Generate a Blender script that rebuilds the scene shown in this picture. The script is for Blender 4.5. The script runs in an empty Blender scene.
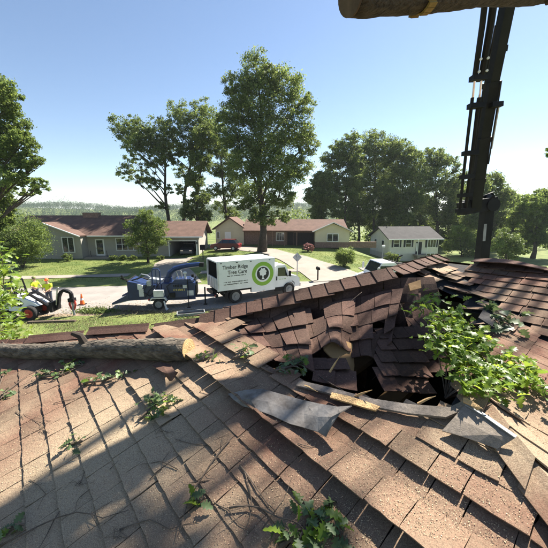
import bpy, bmesh, math, random
import numpy as np
from mathutils import Vector, Matrix, Euler
R = math.radians
rnd = random.Random(7)
nrg = np.random.default_rng(11)

# ------------------------------------------------------------------ camera, sky, sun, exposure
scene = bpy.context.scene
COL = scene.collection
ZC = 6.2                      # lens height above the street
F = 300.0 / 548.0             # focal length in picture widths
PITCH = math.atan(0.2)
cam_d = bpy.data.cameras.new('camera'); cam = bpy.data.objects.new('camera', cam_d); COL.objects.link(cam)
cam_d.sensor_width = 36; cam_d.lens = 36 * F; cam_d.clip_start = 0.05; cam_d.clip_end = 6000
cam.location = (0, 0, ZC); cam.rotation_euler = (R(90) - PITCH, 0, 0)
scene.camera = cam
SUN_AZ, SUN_EL = R(46), R(48)     # azimuth from +Y towards +X
world = bpy.data.worlds.new('World'); scene.world = world; world.use_nodes = True
wn = world.node_tree; bg = wn.nodes['Background']
sky = wn.nodes.new('ShaderNodeTexSky'); sky.sky_type = 'NISHITA'; sky.sun_disc = False
sky.sun_elevation = SUN_EL; sky.sun_rotation = SUN_AZ
sky.air_density = 1.0; sky.dust_density = 0.2; sky.ozone_density = 1.4; sky.altitude = 200
wn.links.new(sky.outputs[0], bg.inputs[0]); bg.inputs[1].default_value = 0.054
sun_d = bpy.data.lights.new('sun', 'SUN'); sun = bpy.data.objects.new('sun', sun_d); COL.objects.link(sun)
sun_d.energy = 5.0; sun_d.angle = R(0.55); sun_d.color = (1.0, 0.93, 0.82)
SDIR = Vector((math.sin(SUN_AZ) * math.cos(SUN_EL), math.cos(SUN_AZ) * math.cos(SUN_EL), math.sin(SUN_EL)))
sun.rotation_euler = SDIR.to_track_quat('Z', 'Y').to_euler(); sun.location = SDIR * 60
vs = scene.view_settings; vs.view_transform = 'Standard'; vs.look = 'None'; vs.gamma = 1; vs.exposure = 1.75; vs.use_curve_mapping = False
HAZE = 0.0002
scene.cycles.use_denoising = True
scene.cycles.max_bounces = 6; scene.cycles.diffuse_bounces = 3; scene.cycles.transparent_max_bounces = 8
scene.cycles.caustics_reflective = False; scene.cycles.caustics_refractive = False

# ------------------------------------------------------------------ picture <-> place helpers
CP, SP = math.cos(PITCH), math.sin(PITCH)
def ray(px, py):
    x, dn = (px - 274) / 300.0, (py - 274) / 300.0
    return Vector((x, CP - dn * SP, -(dn * CP + SP)))
def P(px, py, Y):                # the point at distance Y in front of the lens
    d = ray(px, py); k = Y / d.y
    return Vector((d.x * k, Y, ZC + d.z * k))
def G(px, py, z=0.0):            # the point at height z
    d = ray(px, py); k = (z - ZC) / d.z
    return Vector((d.x * k, d.y * k, z))
def proj(p):
    q = Vector(p) - Vector((0, 0, ZC)); fw = q.y * CP - q.z * SP
    if fw < 0.05: return None
    return (274 + 300 * q.x / fw, 274 - 300 * (q.z * CP + q.y * SP) / fw, fw)
def sstep(a, b, x):
    t = np.clip((np.asarray(x, float) - a) / (b - a), 0, 1); return t * t * (3 - 2 * t)
def terr(X, Y):
    X = np.asarray(X, float); Y = np.asarray(Y, float)
    far = 27.2 + 0.12 * X; near = 19.7 + 0.12 * X
    ramp = np.clip(Y - far, 0, 22)
    w = 0.030 + 0.034 * sstep(-14, -5, X) - 0.03 * sstep(8, 20, X)
    z = ramp * w - 3.0 * sstep(6, 24, X) * sstep(30, 52, Y)
    z = z + 0.22 * sstep(0, 9, near - Y) + 0.03 * np.sin(X * 0.9) * np.cos(Y * 0.7) * sstep(0.5, 3, np.maximum(near - Y, Y - far))
    z = z - 6 * sstep(70, 160, Y)
    hill = (22.5 + 4 * np.sin(X * 0.011 + 1.0) + 3 * np.sin(X * 0.027)) * sstep(330, 620, Y)
    hill = hill * (1 - 0.45 * sstep(0, 350, X))
    return z + hill
def tz(x, y): return float(terr(x, y))

# ------------------------------------------------------------------ mesh builder
class MB:
    def __init__(s): s.v = []; s.f = []
    def add(s, vs_, fs):
        o = len(s.v); s.v += [tuple(p) for p in vs_]; s.f += [tuple(i + o for i in f) for f in fs]; return s
    def box(s, c, d, rot=None):
        h = [x / 2 for x in d]; m = Euler(rot).to_matrix() if rot else None
        pts = []
        for sx in (-1, 1):
            for sy in (-1, 1):
                for sz in (-1, 1):
                    p = Vector((sx * h[0], sy * h[1], sz * h[2]))
                    if m: p = m @ p
                    pts.append(p + Vector(c))
        return s.add(pts, [(0, 1, 3, 2), (4, 6, 7, 5), (0, 4, 5, 1), (2, 3, 7, 6), (0, 2, 6, 4), (1, 5, 7, 3)])
    def prism(s, poly, a0, a1, axis='y'):
        n = len(poly)
        def mk(q, a): return {'y': (q[0], a, q[1]), 'x': (a, q[0], q[1]), 'z': (q[0], q[1], a)}[axis]
        pts = [mk(q, a0) for q in poly] + [mk(q, a1) for q in poly]
        fs = [tuple(range(n)), tuple(range(2 * n - 1, n - 1, -1))]
        fs += [(i, i + n, (i + 1) % n + n, (i + 1) % n) for i in range(n)]
        return s.add(pts, fs)
    def tube(s, pts, rad, n=8, cap=True, jit=0.0):
        pts = [Vector(p) for p in pts]
        if not hasattr(rad, '__len__'): rad = [rad] * len(pts)
        o = len(s.v); up = None
        for i, p in enumerate(pts):
            t = (pts[min(i + 1, len(pts) - 1)] - pts[max(i - 1, 0)])
            t = t.normalized() if t.length > 1e-9 else Vector((0, 0, 1))
            if up is None:
                up = t.orthogonal().normalized()
            up = (up - t * up.dot(t))
            up = up.normalized() if up.length > 1e-6 else t.orthogonal().normalized()
            b = t.cross(up)
            for k in range(n):
                a = 2 * math.pi * k / n; rr = rad[i] * (1 + (rnd.uniform(-jit, jit) if jit else 0))
                s.v.append(tuple(p + (up * math.cos(a) + b * math.sin(a)) * rr))
        for i in range(len(pts) - 1):
            for k in range(n):
                s.f.append((o + i * n + k, o + i * n + (k + 1) % n, o + (i + 1) * n + (k + 1) % n, o + (i + 1) * n + k))
        if cap:
            s.f.append(tuple(o + k for k in range(n - 1, -1, -1)))
            s.f.append(tuple(o + (len(pts) - 1) * n + k for k in range(n)))
        return s
    def cyl(s, c, ax, r, L, n=16):
        c = Vector(c); a = Vector(ax).normalized() * (L / 2)
        return s.tube([c - a, c + a], r, n)
    def ball(s, c, r, nu=12, nv=8, fn=None):
        o = len(s.v); c = Vector(c); rr = r if hasattr(r, '__len__') else (r, r, r)
        for j in range(nv + 1):
            th = math.pi * j / nv
            for i in range(nu):
                ph = 2 * math.pi * i / nu
                d = Vector((math.sin(th) * math.cos(ph), math.sin(th) * math.sin(ph), math.cos(th)))
                k = fn(d) if fn else 1
                s.v.append((c.x + d.x * rr[0] * k, c.y + d.y * rr[1] * k, c.z + d.z * rr[2] * k))
        for j in range(nv):
            for i in range(nu):
                s.f.append((o + j * nu + i, o + (j + 1) * nu + i, o + (j + 1) * nu + (i + 1) % nu, o + j * nu + (i + 1) % nu))
        return s
    def sheet(s, rows, th=0.004):     # grid of points -> sheet with thickness
        nr, nc = len(rows), len(rows[0]); rows = [[Vector(p) for p in r_] for r_ in rows]; o = len(s.v)
        def nor(i, j):
            a = rows[min(i + 1, nr - 1)][j] - rows[max(i - 1, 0)][j]; b = rows[i][min(j + 1, nc - 1)] - rows[i][max(j - 1, 0)]
            n_ = b.cross(a); return n_.normalized() if n_.length > 1e-9 else Vector((0, 0, 1))
        for sg in (1, -1):
            for i in range(nr):
                for j in range(nc): s.v.append(tuple(rows[i][j] + nor(i, j) * (sg * th / 2)))
        K = nr * nc
        for i in range(nr - 1):
            for j in range(nc - 1):
                q = (o + i * nc + j, o + i * nc + j + 1, o + (i + 1) * nc + j + 1, o + (i + 1) * nc + j)
                s.f.append(q); s.f.append(tuple(x + K for x in reversed(q)))
        for i in range(nr - 1):
            for j in (0, nc - 1):
                a, b = o + i * nc + j, o + (i + 1) * nc + j; s.f.append((a, b, b + K, a + K))
        for j in range(nc - 1):
            for i in (0, nr - 1):
                a, b = o + i * nc + j, o + i * nc + j + 1; s.f.append((a, b, b + K, a + K))
        return s
    def mesh(s, name, smooth=False):
        m = bpy.data.meshes.new(name); m.from_pydata(s.v, [], s.f); m.validate()
        bm = bmesh.new(); bm.from_mesh(m); bmesh.ops.recalc_face_normals(bm, faces=bm.faces); bm.to_mesh(m); bm.free()
        if smooth: m.shade_smooth()
        return m
    def build(s, name, mat, parent=None, smooth=False):
        m = s.mesh(name, smooth); m.materials.append(M[mat]); return link(name, m, parent)
def link(name, data, parent=None):
    o = bpy.data.objects.new(name, data); COL.objects.link(o)
    if parent: o.parent = parent
    return o
def thing(name, label, cat, loc=(0, 0, 0), rz=0, group=None):
    o = link(name, None); o.location = loc; o.rotation_euler = (0, 0, rz); o.empty_display_size = 0.2
    return tag(o, label, cat, group)
def tag(o, label=None, cat=None, group=None, kind=None):
    if label: o['label'] = label
    if cat: o['category'] = cat
    if group: o['group'] = group
    if kind: o['kind'] = kind
    return o
def quick_mesh(name, V, nper, mat, parent=None):       # V: (N,nper,3) array of separate polygons
    n = V.shape[0]; m = bpy.data.meshes.new(name)
    m.vertices.add(n * nper); m.vertices.foreach_set('co', np.ascontiguousarray(V, np.float32).ravel())
    m.loops.add(n * nper); m.loops.foreach_set('vertex_index', np.arange(n * nper, dtype=np.int32))
    m.polygons.add(n); m.polygons.foreach_set('loop_start', np.arange(0, n * nper, nper, dtype=np.int32))
    m.update(calc_edges=True); m.materials.append(M[mat]); return link(name, m, parent)

# ------------------------------------------------------------------ materials
M = {}
def mat(name, c, rough=0.8, var=0.18, scale=6.0, bump=0.0, bscale=None, metal=0.0, c2=None, detail=4, island=0.0, trans=0.0, spec=0.4, objrand=0.0):
    m = bpy.data.materials.new(name); m.use_nodes = True; nt = m.node_tree; b = nt.nodes['Principled BSDF']
    b.inputs['Roughness'].default_value = rough; b.inputs['Metallic'].default_value = metal
    b.inputs['Specular IOR Level'].default_value = spec
    tc = nt.nodes.new('ShaderNodeTexCoord')
    nz = nt.nodes.new('ShaderNodeTexNoise'); nz.inputs['Scale'].default_value = scale; nz.inputs['Detail'].default_value = detail
    nz.inputs['Roughness'].default_value = 0.65
    nt.links.new(tc.outputs['Object'], nz.inputs['Vector'])
    cr = nt.nodes.new('ShaderNodeValToRGB')
    lo = [x * (1 - var) for x in c]; hi = [min(1, x * (1 + var)) for x in (c2 or c)]
    cr.color_ramp.elements[0].color = (*lo, 1); cr.color_ramp.elements[1].color = (*hi, 1)
    cr.color_ramp.elements[0].position = 0.32; cr.color_ramp.elements[1].position = 0.68
    nt.links.new(nz.outputs['Fac'], cr.inputs['Fac'])
    out = cr.outputs['Color']
    if island or objrand:
        hs = nt.nodes.new('ShaderNodeHueSaturation')
        if island:
            ge = nt.nodes.new('ShaderNodeNewGeometry'); src = ge.outputs['Random Per Island']; amt = island
        else:
            oi = nt.nodes.new('ShaderNodeObjectInfo'); src = oi.outputs['Random']; amt = objrand
        mr = nt.nodes.new('ShaderNodeMapRange'); mr.inputs['To Min'].default_value = 1 - amt; mr.inputs['To Max'].default_value = 1 + amt
        nt.links.new(src, mr.inputs['Value']); nt.links.new(mr.outputs[0], hs.inputs['Value'])
        mr2 = nt.nodes.new('ShaderNodeMapRange'); mr2.inputs['To Min'].default_value = 0.5 + 0.03 * amt; mr2.inputs['To Max'].default_value = 0.5 - 0.03 * amt
        nt.links.new(src, mr2.inputs['Value']); nt.links.new(mr2.outputs[0], hs.inputs['Hue'])
        nt.links.new(out, hs.inputs['Color']); out = hs.outputs['Color']
    nt.links.new(out, b.inputs['Base Color'])
    if bump:
        n2 = nt.nodes.new('ShaderNodeTexNoise'); n2.inputs['Scale'].default_value = bscale or scale * 6; n2.inputs['Detail'].default_value = 3
        nt.links.new(tc.outputs['Object'], n2.inputs['Vector'])
        bp = nt.nodes.new('ShaderNodeBump'); bp.inputs['Strength'].default_value = bump; bp.inputs['Distance'].default_value = 0.02
        nt.links.new(n2.outputs['Fac'], bp.inputs['Height']); nt.links.new(bp.outputs[0], b.inputs['Normal'])
    if trans:
        tr = nt.nodes.new('ShaderNodeBsdfTranslucent'); mx = nt.nodes.new('ShaderNodeMixShader'); mx.inputs[0].default_value = trans
        hs2 = nt.nodes.new('ShaderNodeHueSaturation'); hs2.inputs['Hue'].default_value = 0.475; hs2.inputs['Value'].default_value = 1.5
        nt.links.new(out, hs2.inputs['Color']); nt.links.new(hs2.outputs[0], tr.inputs['Color'])
        nt.links.new(b.outputs[0], mx.inputs[1]); nt.links.new(tr.outputs[0], mx.inputs[2])
        nt.links.new(mx.outputs[0], nt.nodes['Material Output'].inputs['Surface'])
    M[name] = m; return m
mat('leaf_dark', (0.098, 0.148, 0.036), 0.6, 0.25, 0.25, island=0.45, trans=0.5)
mat('leaf_mid', (0.105, 0.165, 0.036), 0.6, 0.25, 0.3, island=0.45, trans=0.5)
mat('leaf_light', (0.11, 0.165, 0.042), 0.55, 0.25, 0.4, island=0.4, trans=0.35)
mat('leaf_hill', (0.055, 0.095, 0.040), 0.9, 0.2, 0.01, island=0.15, trans=0.2)
mat('leaf_pink', (0.35, 0.16, 0.14), 0.7, 0.3, 2, island=0.4)
mat('oak_leaf', (0.145, 0.24, 0.03), 0.42, 0.2, 8, objrand=0.4, trans=0.5)
mat('oak_leaf_mass', (0.145, 0.24, 0.03), 0.42, 0.2, 8, island=0.4, trans=0.5)
mat('oak_leaf_dull', (0.10, 0.155, 0.06), 0.5, 0.25, 8, objrand=0.4, trans=0.25)
mat('bark', (0.055, 0.043, 0.033), 0.95, 0.4, 3, bump=0.6, bscale=9)
for nm_, k_ in (('log_bark', 1.0), ('shaded_log_bark', .42)):  # second copy darkened in colour so the hanging log reads as backlit
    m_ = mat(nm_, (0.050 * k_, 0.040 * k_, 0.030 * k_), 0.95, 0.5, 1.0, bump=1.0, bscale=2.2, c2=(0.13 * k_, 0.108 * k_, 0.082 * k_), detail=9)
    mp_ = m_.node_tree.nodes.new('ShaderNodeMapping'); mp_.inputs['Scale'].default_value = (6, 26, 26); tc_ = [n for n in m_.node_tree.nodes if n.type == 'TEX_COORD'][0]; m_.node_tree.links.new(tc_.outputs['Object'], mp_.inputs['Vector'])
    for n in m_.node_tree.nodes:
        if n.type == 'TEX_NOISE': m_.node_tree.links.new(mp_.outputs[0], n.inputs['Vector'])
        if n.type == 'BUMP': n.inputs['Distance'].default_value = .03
mat('twig_bark', (0.10, 0.075, 0.055), 0.9, 0.4, 30)
mat('cut_wood', (0.46, 0.30, 0.14), 0.85, 0.35, 24, bump=0.5, detail=7)
mat('dark_cut_wood', (0.075, 0.052, 0.035), 0.9, 0.3, 10)  # darker tone for the hanging log's cut face
mat('grass_ground', (0.080, 0.140, 0.020), 0.95, 0.35, 0.35, bump=0.9, bscale=14, c2=(0.13, 0.145, 0.04), detail=8)
mat('grass_blade', (0.092, 0.170, 0.022), 0.8, 0.3, 0.5, island=0.45, trans=0.25, c2=(0.14, 0.19, 0.04))
mat('grass_dry', (0.14, 0.145, 0.06), 0.85, 0.35, 0.6, island=0.45, trans=0.2, c2=(0.23, 0.21, 0.11))
mat('asphalt', (0.235, 0.215, 0.195), 0.93, 0.16, 0.7, bump=0.3, bscale=30, detail=9)
mat('concrete', (0.245, 0.215, 0.18), 0.9, 0.14, 0.8, bump=0.2, bscale=25, detail=8)
mat('gravel_dirt', (0.20, 0.155, 0.105), 0.95, 0.3, 1.5, bump=0.6)
mat('white_paint', (0.76, 0.78, 0.78), 0.35, 0.06, 1.2)
mat('dirty_white', (0.60, 0.60, 0.58), 0.5, 0.18, 1.6)
mat('green_decal', (0.22, 0.42, 0.045), 0.45, 0.04)
mat('black_decal', (0.012, 0.012, 0.014), 0.5, 0.1)
mat('black_metal', (0.009, 0.009, 0.010), 0.6, 0.4, 2.5, spec=0.2)
mat('rubber', (0.018, 0.018, 0.018), 0.9, 0.3, 5)
mat('steel', (0.42, 0.42, 0.43), 0.4, 0.2, 5, metal=0.7)
mat('chrome', (0.7, 0.7, 0.72), 0.18, 0.1, 3, metal=1.0)
mat('navy_paint', (0.012, 0.028, 0.092), 0.35, 0.25, 2.0, spec=0.5)
mat('grey_worn', (0.30, 0.32, 0.35), 0.5, 0.3, 5, metal=0.4)
mat('red_rim', (0.42, 0.045, 0.03), 0.5, 0.2, 5)
mat('red_paint', (0.60, 0.05, 0.035), 0.4, 0.15, 3)
mat('orange', (0.85, 0.13, 0.02), 0.55, 0.1, 5)
mat('hivis', (0.55, 0.72, 0.02), 0.75, 0.12, 8)
mat('denim', (0.05, 0.06, 0.085), 0.9, 0.25, 10)
mat('skin', (0.50, 0.30, 0.21), 0.55, 0.08, 10)
mat('hair', (0.05, 0.035, 0.025), 0.8)
mat('cap_dark', (0.16, 0.17, 0.06), 0.8)
mat('glass', (0.018, 0.024, 0.028), 0.06, 0.2, 1, spec=0.8)
mat('car_red', (0.10, 0.008, 0.011), 0.25, 0.1, 2, spec=0.6)
mat('car_grey', (0.10, 0.10, 0.11), 0.3, 0.1, 2)
mat('siding_grey', (0.33, 0.315, 0.275), 0.85, 0.06, 1)
mat('siding_white', (0.66, 0.63, 0.55), 0.85, 0.06, 1)
mat('siding_cream', (0.58, 0.52, 0.37), 0.85, 0.06, 1)
mat('siding_beige', (0.52, 0.49, 0.42), 0.85, 0.06, 1)
mat('brick_dark', (0.20, 0.13, 0.10), 0.9, 0.3, 5)
mat('trim', (0.72, 0.72, 0.70), 0.6, 0.06, 2)
mat('shutter', (0.012, 0.014, 0.02), 0.6, 0.2)
mat('roof_far', (0.112, 0.066, 0.050), 0.95, 0.25, 1.2, bump=0.4, bscale=8, detail=7)
mat('roof_far_dark', (0.052, 0.050, 0.050), 0.95, 0.25, 1.2, bump=0.4, bscale=8, detail=7)
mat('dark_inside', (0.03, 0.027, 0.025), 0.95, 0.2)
mat('strap', (0.20, 0.14, 0.04), 0.8, 0.2, 20)
mat('yellow_decal', (0.55, 0.45, 0.12), 0.5)
mat('felt', (0.028, 0.026, 0.026), 0.95, 0.3, 6, bump=0.4)
mat('flashing', (0.115, 0.092, 0.075), 0.85, 0.35, 9, bump=0.12, bscale=60, c2=(0.17, 0.16, 0.15), detail=7)
mat('plywood', (0.34, 0.20, 0.085), 0.85, 0.22, 3, bump=0.2)
mat('blue_membrane', (0.02, 0.03, 0.05), 0.95, 0.3, 8)
mat('sawdust', (0.46, 0.35, 0.22), 0.95, 0.25, 20, island=0.3)
mat('fascia', (0.55, 0.53, 0.48), 0.7, 0.1, 3)
mat('pale_steel', (0.22, 0.23, 0.235), 0.5, 0.2, 3)

def shingle_mat(name, base, base2, dust):
    m = bpy.data.materials.new(name); m.use_nodes = True; nt = m.node_tree; L = nt.links.new; N = nt.nodes.new
    b = nt.nodes['Principled BSDF']; b.inputs['Roughness'].default_value = 0.93; b.inputs['Specular IOR Level'].default_value = 0.25
    g = N('ShaderNodeNewGeometry'); oi = N('ShaderNodeObjectInfo')
    pos = g.outputs['Position']
    def noise(sc, det, vec=pos, ro=0.6):
        n = N('ShaderNodeTexNoise'); n.inputs['Scale'].default_value = sc; n.inputs['Detail'].default_value = det; n.inputs['Roughness'].default_value = ro
        L(vec, n.inputs['Vector']); return n.outputs['Fac']
    def ramp(f, p0, c0, p1, c1):
        r_ = N('ShaderNodeValToRGB'); e = r_.color_ramp.elements; e[0].position = p0; e[0].color = (*c0, 1); e[1].position = p1; e[1].color = (*c1, 1)
        L(f, r_.inputs['Fac']); return r_.outputs['Color']
    def mix(f, a, b_, mode='MIX'):
        x = N('ShaderNodeMix'); x.data_type = 'RGBA'; x.blend_type = mode
        if isinstance(f, float): x.inputs[0].default_value = f
        else: L(f, x.inputs[0])
        for s_, q in ((6, a), (7, b_)):
            if isinstance(q, tuple): x.inputs[s_].default_value = (*q, 1)
            else: L(q, x.inputs[s_])
        return x.outputs[2]
    tone = ramp(noise(2.3, 5), 0.35, base, 0.66, base2)
    gran = noise(750, 2, ro=0.7)
    tone = mix(0.75, tone, ramp(gran, 0.33, (0.35, 0.33, 0.33), 0.70, (1.9, 1.75, 1.65)), 'MULTIPLY')
    coarse = noise(60, 3)
    tone = mix(0.5, tone, ramp(coarse, 0.35, (0.55, 0.55, 0.56), 0.65, (1.35, 1.3, 1.28)), 'MULTIPLY')
    hv = N('ShaderNodeHueSaturation'); mr = N('ShaderNodeMapRange'); mr.inputs['To Min'].default_value = 0.68; mr.inputs['To Max'].default_value = 1.30
    rnd_src = g.outputs['Random Per Island'] if name.endswith('field') else oi.outputs['Random']
    L(rnd_src, mr.inputs['Value']); L(mr.outputs[0], hv.inputs['Value']); L(tone, hv.inputs['Color']); tone = hv.outputs['Color']
    # dust: soft drifts, broken up by fine speckle
    dr = N('ShaderNodeMath'); dr.operation = 'MULTIPLY'
    d1 = ramp(noise(1.35, 6), 0.40, (0, 0, 0), 0.68, (1, 1, 1)); d2 = ramp(noise(240, 5, ro=0.7), 0.36, (0.25, 0.25, 0.25), 0.68, (1, 1, 1))
    L(d1, dr.inputs[0]); L(d2, dr.inputs[1])
    dm = N('ShaderNodeMath'); dm.operation = 'MULTIPLY'; L(dr.outputs[0], dm.inputs[0]); dm.inputs[1].default_value = dust
    if dust > .5:
        for cx, cy, cz, r0, r1, amt in ((-.85, 1.45, 4.75, .2, 1.1, 1.3), (.45, .95, 5.25, .1, .7, .55), (-.25, 1.95, 5.1, .05, .5, .8)):
            vd = N('ShaderNodeVectorMath'); vd.operation = 'DISTANCE'; L(pos, vd.inputs[0]); vd.inputs[1].default_value = (cx, cy, cz)
            mp = N('ShaderNodeMapRange'); mp.interpolation_type = 'SMOOTHSTEP'; mp.inputs['From Min'].default_value = r0; mp.inputs['From Max'].default_value = r1; mp.inputs['To Min'].default_value = amt; mp.inputs['To Max'].default_value = 0; L(vd.outputs['Value'], mp.inputs['Value'])
            ml = N('ShaderNodeMath'); ml.operation = 'MULTIPLY'; L(mp.outputs[0], ml.inputs[0]); L(d2, ml.inputs[1])
            mxx = N('ShaderNodeMath'); mxx.operation = 'MAXIMUM'; L(dm.outputs[0], mxx.inputs[0]); L(ml.outputs[0], mxx.inputs[1]); mxx.use_clamp = True; dm = mxx
    tone = mix(dm.outputs[0], tone, (0.43, 0.345, 0.23))
    L(tone, b.inputs['Base Color'])
    bp = N('ShaderNodeBump'); bp.inputs['Strength'].default_value = 0.55; bp.inputs['Distance'].default_value = 0.004; L(gran, bp.inputs['Height'])
    bp2 = N('ShaderNodeBump'); bp2.inputs['Strength'].default_value = 0.35; bp2.inputs['Distance'].default_value = 0.01; L(coarse, bp2.inputs['Height']); L(bp2.outputs[0], bp.inputs['Normal'])
    L(bp.outputs[0], b.inputs['Normal']); M[name] = m
RED, BRN = (0.112, 0.047, 0.033), (0.122, 0.073, 0.052)
shingle_mat('shingle', RED, BRN, 1.0)
shingle_mat('shingle_field', RED, BRN, 0.95)
shingle_mat('granule_grey', (0.13, 0.122, 0.115), (0.20, 0.19, 0.18), 0.45)
shingle_mat('shingle_clean_shaded', (0.062, 0.034, 0.027), (0.098, 0.058, 0.046), 0.12)  # little dust, and base darkened to carry the shade under the hip

# ------------------------------------------------------------------ ground, street, lawns
def grid_mesh(name, xs, ys, zf, m_):
    X, Y = np.meshgrid(xs, ys); Z = zf(X, Y); n, k = X.shape
    V = np.stack([X, Y, Z], -1).reshape(-1, 3); idx = np.arange(n * k).reshape(n, k)
    Fq = np.stack([idx[:-1, :-1], idx[:-1, 1:], idx[1:, 1:], idx[1:, :-1]], -1).reshape(-1, 4)
    m = bpy.data.meshes.new(name); m.from_pydata(V.tolist(), [], Fq.tolist()); m.materials.append(M[m_]); m.shade_smooth()
    return link(name, m)
xs = np.concatenate([np.linspace(-2600, -320, 14), np.linspace(-300, -65, 22), np.arange(-60, 60.1, 1.5), np.linspace(65, 300, 22), np.linspace(320, 2600, 14)])
ys = np.concatenate([np.linspace(-600, -40, 8), np.arange(-30, 90, 1.5), np.linspace(92, 340, 34), np.linspace(350, 700, 24), np.linspace(760, 4000, 12)])
tag(grid_mesh('ground', xs, ys, terr, 'grass_ground'), kind='structure')
def strip(name, m_, pts, w, lift, kind='structure', n=60):   # ribbon lying on the ground along a polyline of (x,y)
    pts = [Vector(p) for p in pts]; L = [0]
    for a, b in zip(pts, pts[1:]): L.append(L[-1] + (b - a).length)
    V, Fq = [], []; wf = w if callable(w) else (lambda t: w)
    nc = 6
    for i in range(n + 1):
        d = L[-1] * i / n; j = max(k for k in range(len(L)) if L[k] <= d + 1e-9); j = min(j, len(pts) - 2)
        t = (d - L[j]) / (L[j + 1] - L[j]); p = pts[j].lerp(pts[j + 1], t)
        j0, j1 = max(0, j - (1 if t < .5 else 0)), min(len(pts) - 1, j + 1 + (1 if t >= .5 else 0))
        dr = (pts[j1] - pts[j0]).normalized(); nn = Vector((-dr.y, dr.x))
        for k in range(nc + 1):
            q = p + nn * (wf(i / n) * (k / nc - 0.5)); V.append((q.x, q.y, tz(q.x, q.y) + lift))
    for i in range(n):
        for k in range(nc):
            a = i * (nc + 1) + k; Fq.append((a, a + 1, a + nc + 2, a + nc + 1))
    m = bpy.data.meshes.new(name); m.from_pydata(V, [], Fq); m.materials.append(M[m_]); m.shade_smooth()
    return tag(link(name, m), kind=kind)
RD = lambda c, x: (x, c + 0.12 * x)
strip('road', 'asphalt', [RD(23.45, -70), RD(23.45, 70)], 7.5, 0.014, n=160)
strip('road_shoulder', 'gravel_dirt', [RD(19.5, -50), RD(19.5, 20)], 0.7, 0.008, n=120)
strip('sidewalk', 'concrete', [RD(31.4, -60), RD(31.4, -14.6)], 1.2, 0.05, n=80)
strip('sidewalk', 'concrete', [RD(31.4, -7.6), RD(31.4, 3.6)], 1.2, 0.05, n=40)
strip('sidewalk', 'concrete', [RD(31.4, 9.5), RD(31.4, 30)], 1.2, 0.05, n=40)
g1 = P(180, 258, 39.5)
strip('driveway', 'concrete', [(-9.6, 26.0), (-10.6, 30), (g1.x, 36), (g1.x, 39.4)], lambda t: 6.2 - 2.4 * min(1, t * 2.2), 0.06)
strip('driveway', 'concrete', [(6.6, 28.0), (5.2, 32), (2.4, 38), (-1.2, 43), (-4.5, 44.6), (-8.5, 45.2)], lambda t: 6.2 - 2.6 * min(1, t * 1.8), 0.06)

def blades(name, label, xr, yr, n, h, m_, ok=None):
    x = nrg.uniform(*xr, n); y = nrg.uniform(*yr, n)
    if ok is not None: k = ok(x, y); x, y = x[k], y[k]
    n = len(x); z = terr(x, y); a = nrg.uniform(0, 6.283, n); hh = nrg.uniform(0.4, 1, n) * h; w = hh * 0.22
    lean = nrg.normal(0, 0.45, (n, 2)) * hh[:, None]
    V = np.zeros((n, 3, 3)); ca, sa = np.cos(a) * w, np.sin(a) * w
    V[:, 0] = np.stack([x - ca, y - sa, z - 0.01], -1); V[:, 1] = np.stack([x + ca, y + sa, z - 0.01], -1); V[:, 2] = np.stack([x + lean[:, 0], y + lean[:, 1], z + hh], -1)
    return tag(quick_mesh(name, V, 3, m_), label, 'grass', kind='stuff')
def patchy(x, y): return (np.sin(x * 1.7 + 2 * np.sin(y * 0.9)) + np.sin(y * 2.3 + x * 0.4) + nrg.normal(0, 0.9, x.shape)) > -0.9
blades('grass', 'rough short grass of the near verge below the roof', (-24, 6), (9, 19.2), 90000, 0.10, 'grass_dry', lambda x, y: (y < 19.3 + 0.12 * x) & patchy(x, y))
blades('grass', 'mown lawn grass beyond the street', (-36, 26), (27, 46), 130000, 0.09, 'grass_blade',
       lambda x, y: (y > 27.3 + 0.12 * x) & (abs(y - 31.4 - 0.12 * x) > 0.62) & ~((abs(x + 10.8) < 3) & (y < 39.5)) & ~((y > 27) & (abs(x - np.interp(y, [28, 32, 38, 43, 45], [6.6, 5.2, 2.4, -1.2, -4.5])) < 3.0)))

# ------------------------------------------------------------------ trees
def leaf_polys(C, size, flat=0.0):
    n = len(C); A = nrg.normal(size=(n, 3)); A[:, 2] *= (1 - flat); A /= np.linalg.norm(A, axis=1)[:, None]
    B = nrg.normal(size=(n, 3)); B -= A * (A * B).sum(1)[:, None]; B /= np.linalg.norm(B, axis=1)[:, None]
    s = size * nrg.uniform(0.45, 1.45, n)[:, None]; C = np.asarray(C)
    return np.stack([C - A * s, C + B * s * 0.5, C + A * s, C - B * s * 0.5], 1)
def crown_points(lobes, total, clump=0.30, squash=0.85, hollow=0.35):
    wts = np.array([r ** 2 for _, r in lobes]); wts = wts / wts.sum(); out = []
    for (c, r), w in zip(lobes, wts):
        n = int(total * w); per = 60; k = max(3, n // per)
        d = nrg.normal(size=(k, 3)); d /= np.linalg.norm(d, axis=1)[:, None]
        rad = r * nrg.uniform(hollow ** 2, 1, k) ** 0.5
        cc = np.array(c) + d * rad[:, None] * np.array([1, 1, squash])
        cs = r * clump * nrg.uniform(0.5, 1.25, k)
        pts = np.repeat(cc, per, 0) + nrg.normal(size=(k * per, 3)) * np.repeat(cs, per)[:, None] * np.array([0.62, 0.62, 0.42])
        out.append(pts)
    return np.concatenate(out)
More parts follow.
